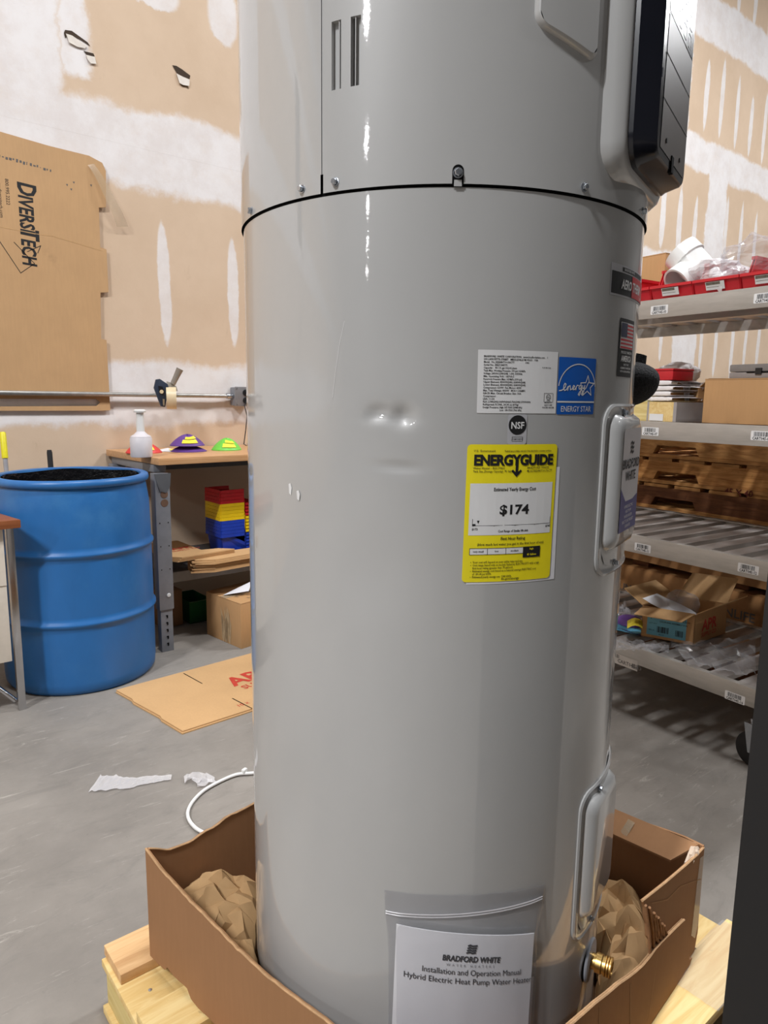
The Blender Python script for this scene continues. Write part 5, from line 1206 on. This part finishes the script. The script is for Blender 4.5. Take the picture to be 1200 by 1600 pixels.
put(b, 'LOT 2217', .008, .045, .007, f); put(b, 'BIN 16', .008, .018, .007, f); barcode(b, .038, .014, .082, .038, f, 3, 20); barcode(b, .105, .010, .134, .034, f, 4, 14); put(b, '60121', .045, .004, .008, f); b.build('label_print', INK, lt)
f = pl(c0+urn*.055-un*.0008+Zv*.045, urn, Zv); b = MB(); put(b, 'APR', 0, 0, .062, f, offset=.03, sx=.95); put(b, 'SUPPLY CO', -.002, -.024, .024, f, offset=.02, sx=.9); b.build('printed_text', INKR, t)
# contents
cc = c0+ul*.5+ur*.45
b = MB(); b.grid(6, 6, lambda u, v: c0 + un*(.04+.15*u) + urn*(.012+.10*v-.02*u) + Zv*(hh*.6+.085*u*(1-.2*v)+.02*v+.004*math.sin(5*u))); tag(b.build('packing_sheet', PAPER, smooth=True), 'pale packing sheet standing up in the open carton', 'paper')
def blobw(name, c, rx, ry, rz_, m, label, seed, amp=.35, zmin=None, cat='plastic bag'):
    def fn(u, v):
        a = 2*PI*u; ph = (v-.5)*PI; q = Vector((math.cos(a)*math.cos(ph)*rx, math.sin(a)*math.cos(ph)*ry, math.sin(ph)*rz_))
        k = 1+amp*fnoise((q.x*18+seed, q.y*18, q.z*18+seed), 1, 3); q = c + q*k
        if zmin is not None: q.z = max(q.z, zmin+.0005*abs(math.sin(a*9)))
        return q
    b = MB(); b.grid(36, 18, fn); return tag(b.build(name, m), label, cat)
blobw('parts_bag', cc+Zv*.125-urn*.01, .055, .055, .055, FILM, 'clear bag of black parts sticking out of the open carton', 2.2, .3, cat='plastic bag')
blobw('black_part', cc+Zv*.08, .05, .035, .028, BLACKR, 'black rubber part inside the clear bag in the open carton', 8.2, .25, cat='part')
def sheetbag(name, pxs, m, label, seed, nu=26, nv=14, h=.03):
    A, B_, Cc, D = [onz(*p, Z4) for p in pxs]
    def fn(u, v):
        q = (A.lerp(B_, u)).lerp(D.lerp(Cc, u), v); q = Vector(q); q.z = Z4+.002+h*abs(fnoise((u*5+seed, v*4, seed), 1, 4)); return q
    b = MB(); b.grid(nu, nv, fn); return tag(b.build(name, m), label, 'plastic bag')
sheetbag('clear_film', [(945, 1003), (1045, 1012), (1045, 1022), (960, 1018)], FILM, 'crumpled clear film at the front left of the bottom shelf', 2.5, h=.035)
sheetbag('clear_film', [(1045, 1010), (1180, 1000), (1180, 1062), (1075, 1040)], FILM, 'dark crumpled film spread over the slats right of the open carton', 6.5, h=.035)
sheetbag('clear_film', [(945, 950), (985, 955), (985, 965), (945, 962)], FILM, 'small crumple of clear film at the back left of the bottom shelf', 8.5, h=.05)
def flatcard(name, px, z, m, label, th=.003, txt=None):
    b = MB(); b.prism([onz(a, c_, z) for a, c_ in px], (0, 0, th)); o = b.build(name, m); tag(o, label, 'card'); return o
flatcard('cyan_card', [(955, 970), (975, 968), (1003, 985), (1003, 990), (993, 991), (958, 983)], Z4+.004, CYAN, 'light blue card lying at the left of the open carton')
b = MB(); f = pl(onz(968, 981, Z4+.0076), -NY, -NX); put(b, 'Customer', 0, 0, .026, f, offset=.02); b.build('card_print', NAVY, bpy.data.objects['cyan_card'])
b = MB(); cq = onz(984, 974, Z4+.009); b.grid(13, 7, lambda u, v: cq+Vector((.050*math.cos(2*PI*u)*math.cos(v*PI/2), .060*math.sin(2*PI*u)*math.cos(v*PI/2), .034*math.sin(v*PI/2)))); tag(b.build('purple_dome', PURP, smooth=True), 'purple dome piece lying on the light blue card', 'plastic dome')
b = MB(); b.grid(5, 4, lambda u, v: onz(980+24*u, 970+12*v, Z4+.055)+Vector((0, 0, .012*math.sin(u*PI)))); tag(b.build('yellow_card', mat('dull_yellow', srgb(190, 172, 40), .6)), 'yellow card on top of the purple piece beside the open carton', 'card')

# behind the cart: stacked pallets over two long printed cartons
def pallet(z0, d0, s0, s1, m1, m2, label, k, blockh=.088):
    t = thing('stacked_pallet', tuple(cw((s0+s1)/2, d0+.5, z0)), label, 'pallet', 'stacked pallets behind the cart')
    dep = 1.0; th = .0155; z = z0; r5 = random.Random(k)
    for i in range(7):
        dd = d0-.004+(dep-.1)*i/6; 
        o = .01*r5.uniform(-1, 1); cbox(MB(), s0+o, s1+o, dd, dd+.095, z, z+th).build('bottom_board', m1, t)
    for d in (d0, d0+dep/2-.02, d0+dep-.04):
        b = MB(); L_ = s1-s0; n1, n2 = csd(ca(1092, 740, D0))[0], csd(ca(1020, 740, D0))[0]; n3, n4 = n2+.28, n2+.52; zz_ = z+th+.0005; zt2 = zz_+blockh
        pr = [(s0, zz_), (n1, zz_), (n1+.02, zz_+.04), (n2-.02, zz_+.04), (n2, zz_), (n3, zz_), (n3+.02, zz_+.04), (n4-.02, zz_+.04), (n4, zz_), (s1, zz_), (s1, zt2), (s0, zt2)]
        b.prism([cw(a, d, c_) for a, c_ in pr], NX*.038); b.build('stringer', m2, t)
    z = z+th+.001+blockh
    n_ = 9; st = (s1-s0)/n_
    for i in range(n_):
        a = s0+st*i+r5.uniform(.0, .012); cbox(MB(), a, a+st*.78, d0-.012+r5.uniform(0, .02), d0+dep, z, z+th*r5.uniform(.8, 1)).build('deck_board', m1, t)
    return z+th
D0 = .72
def longbox(z0, z1, s0, s1, m, label, text, tx, ty, sz):
    t = thing('long_carton', tuple(cw((s0+s1)/2, D0+.4, z0)), label, 'box')
    cbox(MB(), s0, s1, D0, D0+.8, z0, z1-.004).build('body', m, t, bevel=.002)
    for g in (0, 1): cbox(MB(), s0, s1, D0+g*.401, D0+.399+g*.401, z1-.0035, z1).build('top_flap', m, t)
    if text:
        b = MB()
        for s, x, y, k in text: put(b, s, 0, 0, k, pl(cw(x, D0-.0008, y), -NY, Zv), offset=.015)
        b.build('printed_text', INKG, t)
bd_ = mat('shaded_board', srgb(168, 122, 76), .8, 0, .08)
cbox(MB(), -.2, 1.25, D0+.05, D0+.75, 0, .11).build('floor_skid', OLDD, bevel=.002); tag(bpy.data.objects['floor_skid'], 'low dark wooden skid on the floor behind the cart', 'skid')
yv = csd(ca(1140, 957, D0))
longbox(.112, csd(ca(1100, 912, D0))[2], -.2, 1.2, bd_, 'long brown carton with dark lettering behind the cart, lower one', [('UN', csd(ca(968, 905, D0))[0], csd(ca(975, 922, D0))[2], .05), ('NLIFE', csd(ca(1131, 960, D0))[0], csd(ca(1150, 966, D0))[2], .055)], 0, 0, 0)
zl = csd(ca(1100, 912, D0))[2]
for s in (-.15, .35, .85): cbox(MB(), s, s+.09, D0+.05, D0+.7, zl+.001, zl+.035).build('spacer_block', OLDD); tag(bpy.context.scene.collection.objects[-1], 'dark wooden spacer between the two long cartons, %s one' % {-.15: 'right hand', .35: 'middle', .85: 'left hand'}[s], 'wood block')
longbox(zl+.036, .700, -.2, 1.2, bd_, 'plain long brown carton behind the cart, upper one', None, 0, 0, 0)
z = .701
z = pallet(z, D0, -.25, 1.22, OLDW, OLDD, 'dark weathered pallet behind the cart, lowest of the stack', 1)
b = MB(); put(b, '45 X 40', 0, 0, .038, pl(cw(csd(ca(1132, 772, D0))[0], D0-.0012, csd(ca(1150, 774, D0))[2]), -NY, Zv), offset=.02); 
b.build('stencil_text', mat('faded_red_stencil', srgb(96, 34, 24), .8), [o for o in bpy.data.objects if o.name.startswith('stacked_pallet')][-1])
z = pallet(z+.001, D0+.005, -.23, 1.20, OLDW, wood_mat('warm_pallet_wood', srgb(206, 152, 92), srgb(150, 98, 50), 'y'), 'warm coloured pallet behind the cart, middle one of the stack', 2)
z = pallet(z+.001, D0-.01, -.26, 1.19, wood_mat('mid_pallet_wood', srgb(190, 140, 84), srgb(140, 92, 50), 'y'), OLDW, 'broken pallet behind the cart, topmost of the stack', 3)
